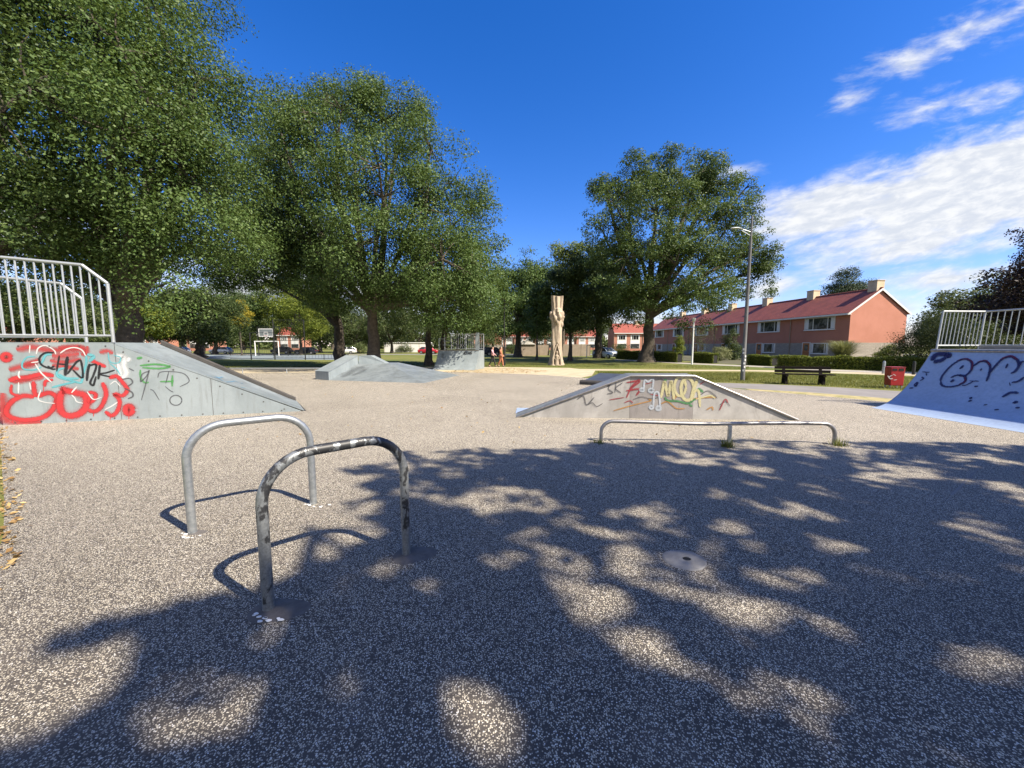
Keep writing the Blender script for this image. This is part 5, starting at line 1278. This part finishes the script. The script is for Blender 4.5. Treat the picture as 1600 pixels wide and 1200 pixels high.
# ------------------------------------------------------------------ houses
def house(label, loc, rz, Wd=7.85, Dp=6.8, He=5.35, Hr=7.75, upper=None, lower=None, roof=None, style='row', group=None, near_gable=True):
    root = thing('terraced_house', label, 'house', loc, rz, group, local=True)
    up_, lo_ = upper or M['pink'], lower or M['brick']; W0 = Wd - .01; zb = 2.02
    mb = MB(); mb.bbox((0, -Dp, zb), (W0, 0, He)); mb.f.pop(1); mb.m.pop(1)
    mb.add([(0, 0, He), (0, -Dp, He), (0, -Dp / 2, Hr - .12)], [(0, 1, 2)]); mb.add([(W0, 0, He), (W0, -Dp, He), (W0, -Dp / 2, Hr - .12)], [(0, 2, 1)])
    mb.build('wall', up_, root)
    mb = MB(); mb.bbox((0, -Dp, -.1), (W0, 0, zb)); mb.build('plinth_wall', lo_, root)
    ov = .35; sl_ = (Hr - He) / (Dp / 2)
    mb = MB(); ft = .14
    x0 = -.14 if near_gable else 0
    prof_ = [(ov, He - ov * sl_), (-Dp / 2, Hr), (-Dp - ov, He - ov * sl_), (-Dp - ov, He - ov * sl_ + ft), (-Dp / 2, Hr + ft), (ov, He - ov * sl_ + ft)]
    mb.prism([(x0, y, z) for y, z in prof_], (W0 - x0, 0, 0)); rf = mb.build('roof', roof or M['roof'], root)
    mb = MB(); mb.tube([(x0, -Dp / 2, Hr + ft + .02), (W0, -Dp / 2, Hr + ft + .02)], .09, 8); mb.build('ridge_tiles', roof or M['roof'], rf)
    if near_gable:
        mb = MB(); mb.prism([(x0 - .03, ov + .02, He - ov * sl_ - .12), (x0 - .03, -Dp / 2, Hr - .11), (x0 - .03, -Dp - ov - .02, He - ov * sl_ - .12), (x0 - .03, -Dp - ov - .02, He - ov * sl_ + .10), (x0 - .03, -Dp / 2, Hr + .13), (x0 - .03, ov + .02, He - ov * sl_ + .10)], (.028, 0, 0)); mb.build('barge_board', M['wframe'], root)
    mb = MB(); mb.bbox((x0, ov + .004, He - ov * sl_ - .10), (W0, ov + .13, He - ov * sl_ + .08)); mb.bbox((x0, .02, He - ov * sl_ - .06), (W0, ov + .003, He - ov * sl_ - .02)); mb.build('gutter', M['wframe'], root)
    cx = .55
    mb = MB(); mb.bbox((cx - .45, -Dp / 2 - .45, Hr - .5), (cx + .55, -Dp / 2 + .45, Hr + .95)); ch = mb.build('chimney', M['cream'], rf)
    mb = MB(); mb.bbox((cx - .5, -Dp / 2 - .5, Hr + .952), (cx + .6, -Dp / 2 + .5, Hr + 1.03)); mb.build('chimney_cap', M['cream'], ch)
    mb = MB(); mb.tube([(W0 - .05, .07, 0), (W0 - .05, .07, He - .25)], .045, 8); mb.build('downpipe', M['shed'], root)
    def window(xa, xb, z0, z1, splits, sill=True):
        f = MB(); t = .075; d0, d1 = .003, .07
        f.bbox((xa, d0, z0), (xb, d1, z0 + t)); f.bbox((xa, d0, z1 - t), (xb, d1, z1))
        for x in [xa + t / 2] + [xa + (xb - xa) * q for q in splits] + [xb - t / 2]: f.bbox((x - t / 2, d0, z0 + t), (x + t / 2, d1, z1 - t))
        o = f.build('window', M['wframe'], root)
        pz = MB(); pz.bbox((xa + .01, .004, z0 + .01), (xb - .01, .03, z1 - .01)); pz.build('pane', M['glass'], o)
        if sill: s2 = MB(); s2.bbox((xa - .06, .003, z0 - .07), (xb + .06, .12, z0 - .002)); s2.build('sill', M['wframe'], o)
        cu = MB(); cu.bbox((xa + .09, .031, z0 + .1), (xa + (xb - xa) * .13, .036, z1 - .1)); cu.build('curtain', M['whitepanel'], o); cu = MB(); cu.bbox((xb - (xb - xa) * .14, .031, z0 + .1), (xb - .09, .036, z1 - .1)); cu.build('curtain', M['whitepanel'], o)
    if style == 'row':
        window(1.7, 5.7, 3.55, 4.98, [.20, .68, .73] if False else [.22, .70])
        window(2.3, 4.6, .75, 2.0, [.2])
        d = MB(); d.bbox((4.75, .003, .0), (5.75, .05, 2.0)); o = d.build('door', M['door'], root)
        f = MB(); f.bbox((4.68, .003, 0), (4.748, .08, 2.08)); f.bbox((5.752, .003, 0), (5.82, .08, 2.08)); f.bbox((4.748, .003, 2.002), (5.752, .08, 2.08)); f.build('door_frame', M['wframe'], o)
        hn = MB(); hn.box((4.87, .08, 1.0), (.03, .06, .12)); hn.build('handle', M['galv'], o)
        pn = MB(); pn.bbox((5.0, .051, 1.1), (5.5, .056, 1.8)); pn.build('pane', M['glass'], o)
    else:
        for q in (0, 1):
            xa = .6 + q * 3.7
            pl = MB(); pl.bbox((xa, .003, .9), (xa + 2.6, .03, 4.7)); pl.build('white_panel', M['whitepanel'], root)
            window(xa + .1, xa + 2.5, 3.3, 4.6, [.4, .7], False); 
            f = MB(); f.bbox((xa + .1, .031, .95), (xa + 2.5, .06, 2.2)); f.build('window', M['glass'], root)
    return root
RG = 'terraced houses with red roofs right of the large tree'
RH = math.atan2(.995, -.0995)
dirv = Vector((-.0995, .995, 0)).normalized()
h0p = A(1325, 540, 42); h0p.z = 0
near = house('end house of the pink row with its bare sunlit gable wall', h0p, RH, group=RG)
mid_ = house('second house of the pink row, next to the gable end house', h0p + dirv * 7.85, RH, group=RG, near_gable=False)
for k_, lab in ((2, 'third house of the pink row, behind the tall lamp post'), (3, 'fourth house of the pink row, behind the thin white post'), (4, 'fifth house of the pink row, right of the large tree trunk'), (5, 'farthest house of the pink row, behind the large tree trunk')):
    c = copy_tree(mid_); c.location = h0p + dirv * 7.85 * k_; c['label'] = lab
OG = 'houses with white front panels across the far road'
hB = A(958, 540, 108); hB.z = 0
pan = house('salmon house with white front panels behind the silver car', (hB.x + 16, hB.y, 0), math.pi, upper=M['salmon'], lower=M['salmon'], roof=M['roof2'], style='panel', group=OG)
pan2 = house('salmon house with white panels half hidden by the large trunk', (hB.x + 8, hB.y, 0), math.pi, upper=M['salmon'], lower=M['salmon'], roof=M['roof2'], style='panel', group=OG)
hC = A(932, 540, 150); hC.z = 0
for k_, lab in ((0, 'far house with bright red roof just left of the leaning oak trunk'), (1, 'far house with bright red roof right of the carved trunk'), (2, 'far house seen behind the carved trunk'), (3, 'far house seen left of the carved trunk'), (4, 'far house seen right of the dark lamp post'), (5, 'far house seen behind the dark lamp post')):
    c = copy_tree(pan); c.location = (hC.x - 8 * k_, hC.y + .5 * k_, 0); c['label'] = lab
hE = A(744, 540, 118); hE.z = 0
gE = house('orange brick house with gable seen through the far quarter pipe railing', (hE.x, hE.y, 0), math.pi / 2, Dp=7.6, upper=M['salmon'], lower=M['brick'], roof=M['roof2'], style='panel', group=OG)
for k_, (px_, D, lab) in enumerate(((60, 110, 'far house seen through the left ramp railing'), (250, 120, 'far house under the spreading dark tree'), (330, 125, 'far house behind the ball court'), (470, 130, 'far house behind the right part of the cage'), (15, 95, 'far house at the left edge behind the railing'))):
    c = copy_tree(pan); q = A(px_, 540, D); c.location = (q.x, D, 0); c['label'] = lab
# garages
ga = A(600, 540, 100); gb_ = A(668, 540, 100)
gar = thing('garage_block', 'long low white garage block behind the middle trees', 'garage', (ga.x, 100, 0))
mb = MB(); mb.bbox((ga.x, 100, 0), (gb_.x, 105, 2.35)); mb.build('wall', M['garage'], gar)
mb = MB(); mb.bbox((ga.x - .15, 99.85, 2.354), (gb_.x + .15, 105.1, 2.55)); mb.build('roof', M['whitepanel'], gar)
n = 5
for k_ in range(n):
    x = ga.x + (gb_.x - ga.x) * (k_ + .5) / n; mb = MB(); mb.bbox((x - .95, 99.96, 0), (x + .95, 99.996, 2.05)); mb.build('door', M['whitepanel'], gar)
# sheds and fences near the red roofed houses
def garden_fence(label, a, b_, h, mat):
    a, b_ = Vector(a), Vector(b_); d = b_ - a; L = d.length; rz = math.atan2(d.y, d.x)
    root = thing('garden_fence', label, 'fence', (a + b_) / 2)
    mb = MB(); n = max(3, int(L / 1.8))
    for k_ in range(n):
        c = a + d * ((k_ + .5) / n); mb.box(c + Vector((0, 0, h / 2)), (L / n - .06, .04, h), rz)
    mb.build('panel', mat, root)
    mb = MB()
    for k_ in range(n + 1): mb.box(a + d * (k_ / n) + Vector((0, -.0, h / 2 + .03)), (.05, .1, h + .06), rz)
    mb.build('post', M['shed'], root)
garden_fence('brown garden fence right of the carved trunk', G(880, 556.5), G(922, 556.5), 1.9, M['shed'])
garden_fence('grey garden fence left of the carved trunk', G(812, 555.3), G(858, 555.3), 1.8, M['shed'])
shd = A(815, 540, 64); shed = thing('garden_shed', 'small shed with pale roof left of the carved trunk', 'shed', (shd.x, 64, 0))
mb = MB(); mb.bbox((shd.x - .8, 64, 0), (shd.x + 2.2, 66.5, 1.9)); mb.build('wall', M['shed'], shed)
mb = MB(); mb.prism([(shd.x - 1.0, 63.8, 1.9), (shd.x + .7, 63.8, 2.7), (shd.x + 2.4, 63.8, 1.9)], (0, 2.9, 0)); mb.build('roof', M['garage'], shed)
# white bar frame
wf = G(921.5, 559.5)
fr2 = thing('bar_frame', 'white two post bar frame on the lawn right of the carved trunk', 'exercise bar', wf)
mb = MB()
for s_ in (-.42, .42): mb.tube([wf + Vector((s_, 0, 0)), wf + Vector((s_, 0, 1.75))], .055, 8)
mb.tube([wf + Vector((-.47, 0, 1.75)), wf + Vector((.47, 0, 1.75))], .04, 8); mb.build('frame', M['white'], fr2)

# ------------------------------------------------------------------ cars
def car(label, loc, rz, paint_, seed=0):
    root = thing('parked_car', label, 'car', loc, rz, 'parked cars beyond the lawn', local=True)
    L, Wc = 4.1, 1.7
    sec = [(-2.05, .30, .66, .62), (-1.95, .24, .80, .78), (-1.3, .2, .92, .84), (-.7, .2, .97, .85), (.6, .2, .96, .85), (1.5, .2, .93, .84), (1.95, .26, .84, .78), (2.05, .34, .72, .66)]
    mb = MB(); n = 8
    for x, z0, z1, hw in sec:
        mb.v += [Vector((x, -hw * .9, z0)), Vector((x, -hw, z0 + .14)), Vector((x, -hw, z1 - .16)), Vector((x, -hw * .88, z1)), Vector((x, hw * .88, z1)), Vector((x, hw, z1 - .16)), Vector((x, hw, z0 + .14)), Vector((x, hw * .9, z0))]
    for i in range(len(sec) - 1):
        for k_ in range(8): mb.f.append((i * 8 + k_, i * 8 + (k_ + 1) % 8, (i + 1) * 8 + (k_ + 1) % 8, (i + 1) * 8 + k_)); mb.m.append(0)
    mb.f += [tuple(range(8)), tuple(range(len(sec) * 8 - 8, len(sec) * 8))[::-1]]; mb.m += [0, 0]
    cab = [(-.95, .94), (-.25, 1.42), (1.15, 1.44), (1.85, .94)]
    lo = [(x, s_ * .74, z) for s_ in (1,) for x, z in cab]
    vs = [Vector((cab[0][0], -.76, .93)), Vector((cab[1][0], -.60, 1.42)), Vector((cab[2][0], -.60, 1.43)), Vector((cab[3][0], -.74, .93))]
    vs += [Vector((v.x, -v.y, v.z)) for v in vs]
    mb.add(vs, [(1, 2, 6, 5)])
    for s_ in (-1, 1):
        for (x0, z0, y0), (x1, z1, y1) in (((-.95, .93, .76), (-.25, 1.42, .6)), ((.4, .95, .755), (.42, 1.42, .605)), ((1.85, .93, .74), (1.15, 1.43, .6))): mb.tube([(x0, s_ * y0, z0), (x1, s_ * y1, z1)], .04, 6)
    mb.build('body', paint_, root, smooth=True)
    mb = MB(); sh = .012
    mb.add(vs, [(0, 1, 5, 4), (2, 3, 7, 6), (0, 3, 2, 1), (4, 5, 6, 7)])
    mb.build('window', M['glass'], root)
    for x in (-1.3, 1.25):
        for s_ in (-1, 1):
            t = MB(); t.tube([(x, s_ * .66, .31), (x, s_ * .86, .31)], .31, 16); w = t.build('wheel', M['tyre'], root, smooth=True)
            t = MB(); t.tube([(x, s_ * .862, .31), (x, s_ * .872, .31)], .19, 12); t.build('rim', M['rim'], w)
    for s_ in (-1, 1):
        t = MB(); t.box((-1.99, s_ * .55, .68), (.12, .3, .13)); t.build('headlight', M['lampglass'], root)
        t = MB(); t.box((2.0, s_ * .58, .74), (.10, .22, .16)); t.build('tail_light', M['red'], root)
    return root
def carpaint(name, c): return pm(name, c, tuple(q * .92 for q in c), 1, .25, .3)
cp = {k_: carpaint('car_' + k_, v) for k_, v in dict(silver=(.55, .60, .66), red=(.45, .02, .03), dark=(.03, .035, .05), white=(.75, .75, .75)).items()}
car('silver hatchback parked left of the large tree trunk', G(947, 559.8), R(118), cp['silver'])
car('red car parked in front of the white garages', at(669, 80), R(175), cp['red'])
car('dark car parked right of the far quarter pipe', at(752, 66), R(10), cp['dark'])
for px_, D, c_, lab in ((765, 67, 'dark', 'dark car parked behind the two walkers'), (232, 76, 'white', 'white car seen under the spreading dark tree'), (278, 78, 'silver', 'silver car seen right of the spreading tree trunk'), (345, 80, 'white', 'white car left of the ball court'), (478, 76, 'dark', 'dark car seen behind the right part of the cage'), (540, 80, 'white', 'white car seen left of the middle oak trunk'), (440, 82, 'dark', 'dark car seen through the white goal'), (60, 60, 'white', 'white car seen through the left ramp railing')):
    car(lab, at(px_, D), R(5), cp[c_])

# ------------------------------------------------------------------ ball court
DC = G(474, 562).y
cage = thing('court_fence', 'black barred ball court cage with tall mesh panels', 'fence', at(450, DC))
def CP(px, py, D=None):
    return A(px, py, D or DC)
def vpost(px, ytop, D, r_=.06):
    p = CP(px, ytop, D); mb = MB(); mb.tube([(p.x, D, 0), p], r_, 8); mb.build('post', M['blackmetal'], cage)
    return p
for px_, yt in ((390, 520), (426, 500), (474, 500), (506, 553), (544, 553)): vpost(px_, yt, DC, .07 if yt < 530 else .04)
def hbar(px0, px1, py, D=DC, r_=.035):
    z = CP(450, py, D).z; a, b_ = CP(px0, py, D), CP(px1, py, D); return ([(a.x, D, z), (b_.x, D, z)], r_)
mb = MB()
for q in (hbar(426, 474, 500), hbar(426, 474, 531.5), hbar(390, 426, 520), hbar(474, 544, 554), hbar(426, 474, 559.5), hbar(360, 390, 543), hbar(474, 544, 560), hbar(360, 426, 560)): mb.tube(q[0], q[1], 6)
mb.build('rail', M['blackmetal'], cage)
for k_ in range(24):
    px_ = 427.5 + k_ * 2.0; a = CP(px_, 560, DC); b_ = CP(px_, 531.5, DC); bm = MB(); bm.tube([(a.x, DC, a.z), (a.x, DC, b_.z)], .016, 5, False); bm.build('bar', M['blackmetal'], cage)
for k_ in range(14):
    px_ = 478 + k_ * 5.0; a = CP(px_, 560, DC); b_ = CP(px_, 554, DC); bm = MB(); bm.tube([(a.x, DC, a.z), (a.x, DC, b_.z)], .014, 5, False); bm.build('bar', M['blackmetal'], cage)
# mesh of the tall panel: thin wires
mb = MB()
x0, x1 = CP(426, 500).x, CP(474, 500).x; z0, z1 = CP(450, 531.5).z, CP(450, 500).z
for k_ in range(1, 16): mb.box((x0 + (x1 - x0) * k_ / 16, DC, (z0 + z1) / 2), (.008, .008, z1 - z0))
for k_ in range(1, 10): mb.box(((x0 + x1) / 2, DC, z0 + (z1 - z0) * k_ / 10), (x1 - x0, .008, .008))
mb.build('wire_mesh', M['blackmetal'], cage)
# far goal with fence
DG = G(415, 556).y
fz = thing('court_fence', 'low grey barred fence at the far end of the ball court', 'fence', at(415, DG + .6))
mb = MB(); pa, pb_ = A(360, 553, DG + .6), A(470, 553, DG + .6)
mb.tube([(pa.x, DG + .6, 1.0), (pb_.x, DG + .6, 1.0)], .03, 6); mb.tube([(pa.x, DG + .6, .12), (pb_.x, DG + .6, .12)], .03, 6); mb.build('rail', M['blackmetal'], fz)
for k_ in range(40):
    x = pa.x + (pb_.x - pa.x) * k_ / 39; bm = MB(); bm.tube([(x, DG + .6, .0 if k_ % 8 == 0 else .12), (x, DG + .6, 1.0)], .014 if k_ % 8 else .04, 5, False); bm.build('bar', M['blackmetal'], fz)
goal = thing('ball_goal', 'white goal frame below the basketball backboard', 'goal', at(416, DG))
gl, gr = A(398, 533.5, DG), A(434.5, 533.5, DG); gh = gl.z
mb = MB()
for x in (gl.x, gr.x): mb.tube([(x, DG, 0), (x, DG, gh)], .075, 8)
mb.build('post', M['white'], goal)
mb = MB(); mb.tube([(gl.x - .07, DG, gh), (gr.x + .07, DG, gh)], .075, 8); mb.build('crossbar', M['white'], goal)
hoop_ = thing('basketball_hoop', 'basketball backboard with white border above the goal', 'basketball hoop', at(416, DG + .3))
bl_, br_ = A(404, 513.5, DG), A(427.5, 526, DG)
mb = MB(); mb.bbox((bl_.x, DG - .06, br_.z), (br_.x, DG - .02, bl_.z)); mb.build('backboard', M['bank'], hoop_)
mb = MB(); t = .10
for x0_, z0_, x1_, z1_ in ((bl_.x, br_.z, br_.x, br_.z + t), (bl_.x, bl_.z - t, br_.x, bl_.z), (bl_.x, br_.z + t, bl_.x + t, bl_.z - t), (br_.x - t, br_.z + t, br_.x, bl_.z - t)): mb.bbox((x0_, DG - .075, z0_), (x1_, DG - .063, z1_))
cxm = (bl_.x + br_.x) / 2; zb_ = br_.z + .2
for x0_, z0_, x1_, z1_ in ((cxm - .35, zb_, cxm + .35, zb_ + .07), (cxm - .35, zb_ + .5, cxm + .35, zb_ + .57), (cxm - .35, zb_ + .07, cxm - .28, zb_ + .5), (cxm + .28, zb_ + .07, cxm + .35, zb_ + .5)): mb.bbox((x0_, DG - .075, z0_), (x1_, DG - .063, z1_))
mb.build('border', M['white'], hoop_)
mb = MB(); mb.tube([(cxm + .23 * math.cos(a_), DG - .33 + .23 * math.sin(a_), br_.z + .15) for a_ in np.linspace(0, 2 * math.pi, 17)], .02, 6); mb.build('rim', M['red'], hoop_)
mb = MB()
for x in (bl_.x - .3, br_.x + 1.0): mb.tube([(x, DG + .1, 0), (x, DG + .1, bl_.z + .25)], .05, 8)
mb.tube([(bl_.x - .3, DG + .1, bl_.z + .25), (br_.x + 1.0, DG + .1, bl_.z + .25)], .04, 8); mb.tube([(bl_.x - .3, DG + .1, br_.z + .3), (br_.x + 1.0, DG + .1, br_.z + .3)], .04, 8); mb.build('support_frame', M['blackmetal'], hoop_)
# low tube fence
tf = thing('tube_fence', 'low galvanised tube fence along the sandy path at left', 'fence', G(440, 584))
D1 = G(447, 583.5).y
mb = MB(); zf = A(447, 575.5, D1).z; xa, xb = A(330, 575, D1).x, A(520, 575, D1).x
mb.tube([(xa, D1, zf), (xb, D1, zf)], .035, 10); mb.build('rail', M['galv2'], tf, smooth=True)
for px_ in (345, 379, 448, 510):
    x = A(px_, 580, D1).x; bm = MB(); bm.tube([(x, D1, -.05), (x, D1, zf - .03)], .03, 8); bm.build('post', M['galv2'], tf)

# ------------------------------------------------------------------ two walkers
def skin_obj(name, verts, edges, radii, mat, parent, rootv=0, sub=2):
    off = parent_off(parent)
    me = bpy.data.meshes.new(name); me.from_pydata([off @ Vector(v) for v in verts], edges, []); me.update()
    o = link(name, me, parent); me.materials.append(mat)
    md = o.modifiers.new('skin', 'SKIN'); md.use_smooth_shade = True
    sv = me.skin_vertices[0].data
    for i, r_ in enumerate(radii): sv[i].radius = (r_, r_) if not isinstance(r_, tuple) else r_; sv[i].use_root = (i == rootv)
    o.modifiers.new('sub', 'SUBSURF').levels = sub; o.modifiers['sub'].render_levels = sub
    return o
def person(label, base, rz, H, stride, arms, colours, seed, long_coat=False):
    root = thing('person', label, 'person', base, rz, local=True)
    k = H / 1.70
    def P(x, y, z): return (x * k, y * k, z * k)
    # x is the walking direction, y to the left
    V, E, Rd = [], [], []
    def add(p, r_, frm=None):
        V.append(P(*p)); Rd.append(r_ * k)
        if frm is not None: E.append((frm, len(V) - 1))
        return len(V) - 1
    pel = add((0, 0, .92), .115); wa = add((.005, 0, 1.08), .105, pel); ch = add((.015, 0, 1.27), .135, wa); nk = add((.02, 0, 1.44), .052, ch); hd0 = add((.03, 0, 1.53), .07, nk); hd1 = add((.035, 0, 1.60), .088, hd0); hd2 = add((.03, 0, 1.67), .06, hd1)
    nose = add((.125, 0, 1.575), .016, hd1)
    legs = []
    for s_, st in ((1, stride), (-1, -stride)):
        hp_ = add((0, s_ * .09, .86), .085, pel); kn = add((st * .42 + .04, s_ * .095, .49), .058, hp_); an = add((st * .95 - (.06 if st < 0 else 0), s_ * .095, .10 + (.05 if st < 0 else 0)), .038, kn); to = add((st * .95 + .13, s_ * .10, .03), .03, an); legs.append((hp_, kn, an, to))
    arms_ = []
    for s_, (ex, ez, wx, wy, wz) in ((1, arms[0]), (-1, arms[1])):
        sh = add((.01, s_ * .16, 1.38), .058, ch); el = add((ex, s_ * .23, ez), .042, sh); wr = add((wx, s_ * wy, wz), .03, el); pa_ = add((wx + .05, s_ * wy, wz - .05), .028, wr); arms_.append((sh, el, wr))
        for f in range(4):
            add((wx + .075 + .01 * (f % 2), s_ * (wy - .02 + .014 * f), wz - .125 + .01 * abs(f - 1.4)), .009, pa_)
        add((wx + .09, s_ * (wy - .035), wz - .055), .010, pa_)
    skin_obj('body', V, E, Rd, colours['skin'], root)
    def sub(idx, grow, edges, name, mat, extra=None):
        vv = [V[i] for i in idx]; m_ = {i: j for j, i in enumerate(idx)}; ee = [(m_[a], m_[b_]) for a, b_ in edges]; rr_ = [Rd[i] + grow for i in idx]
        if extra: vv, ee, rr_ = extra(vv, ee, rr_)
        return skin_obj(name, vv, ee, rr_, mat, root)
    sub([pel, wa, ch] + [i for a in arms_ for i in a], .018, [(pel, wa), (wa, ch)] + [(ch, a[0]) for a in arms_] + [(a[0], a[1]) for a in arms_] + [(a[1], a[2]) for a in arms_], 'jacket', colours['top'])
    idx = [pel] + [i for l in legs for i in l[:3]]
    gr = .03 if long_coat else .014
    sub(idx, gr, [(pel, l[0]) for l in legs] + [(l[0], l[1]) for l in legs] + [(l[1], l[2]) for l in legs], 'trousers', colours['legs'])
    for l in legs:
        skin_obj('shoe', [V[l[2]], P(V[l[2]][0] / k + .03, V[l[2]][1] / k, .045), V[l[3]]], [(0, 1), (1, 2)], [.042, .045, .036], M['shoe'], root)
    skin_obj('hair', [P(.03, 0, 1.69), P(-.02, 0, 1.66), P(-.06, 0, 1.58), P(-.07, 0, 1.46), P(-.075, 0, 1.32)], [(0, 1), (1, 2), (2, 3), (3, 4)], [.068 * k, .088 * k, .075 * k, .07 * k, .05 * k], M['hair'], root)
    return root
w1 = G(769.5, 573.3); w2_ = G(782.5, 573.0)
a1 = person('walking person in a pink top and black leggings, left of the pair', w1, R(-8), 1.62, .26, ((-.14, 1.13, .05, .24, .98), (.12, 1.12, .30, .22, 1.02)), dict(skin=M['skin'], top=M['pinktop'], legs=M['blackcloth']), 1)
a2 = person('walking person in loose rust brown clothes, right of the pair', w2_, R(-12), 1.62, .18, ((-.10, 1.13, .10, .26, .95), (.10, 1.13, .26, .24, .98)), dict(skin=M['skin'], top=M['rust'], legs=M['rust']), 2, True)

for o in bpy.data.objects:
    if '_loc' in o: del o['_loc']
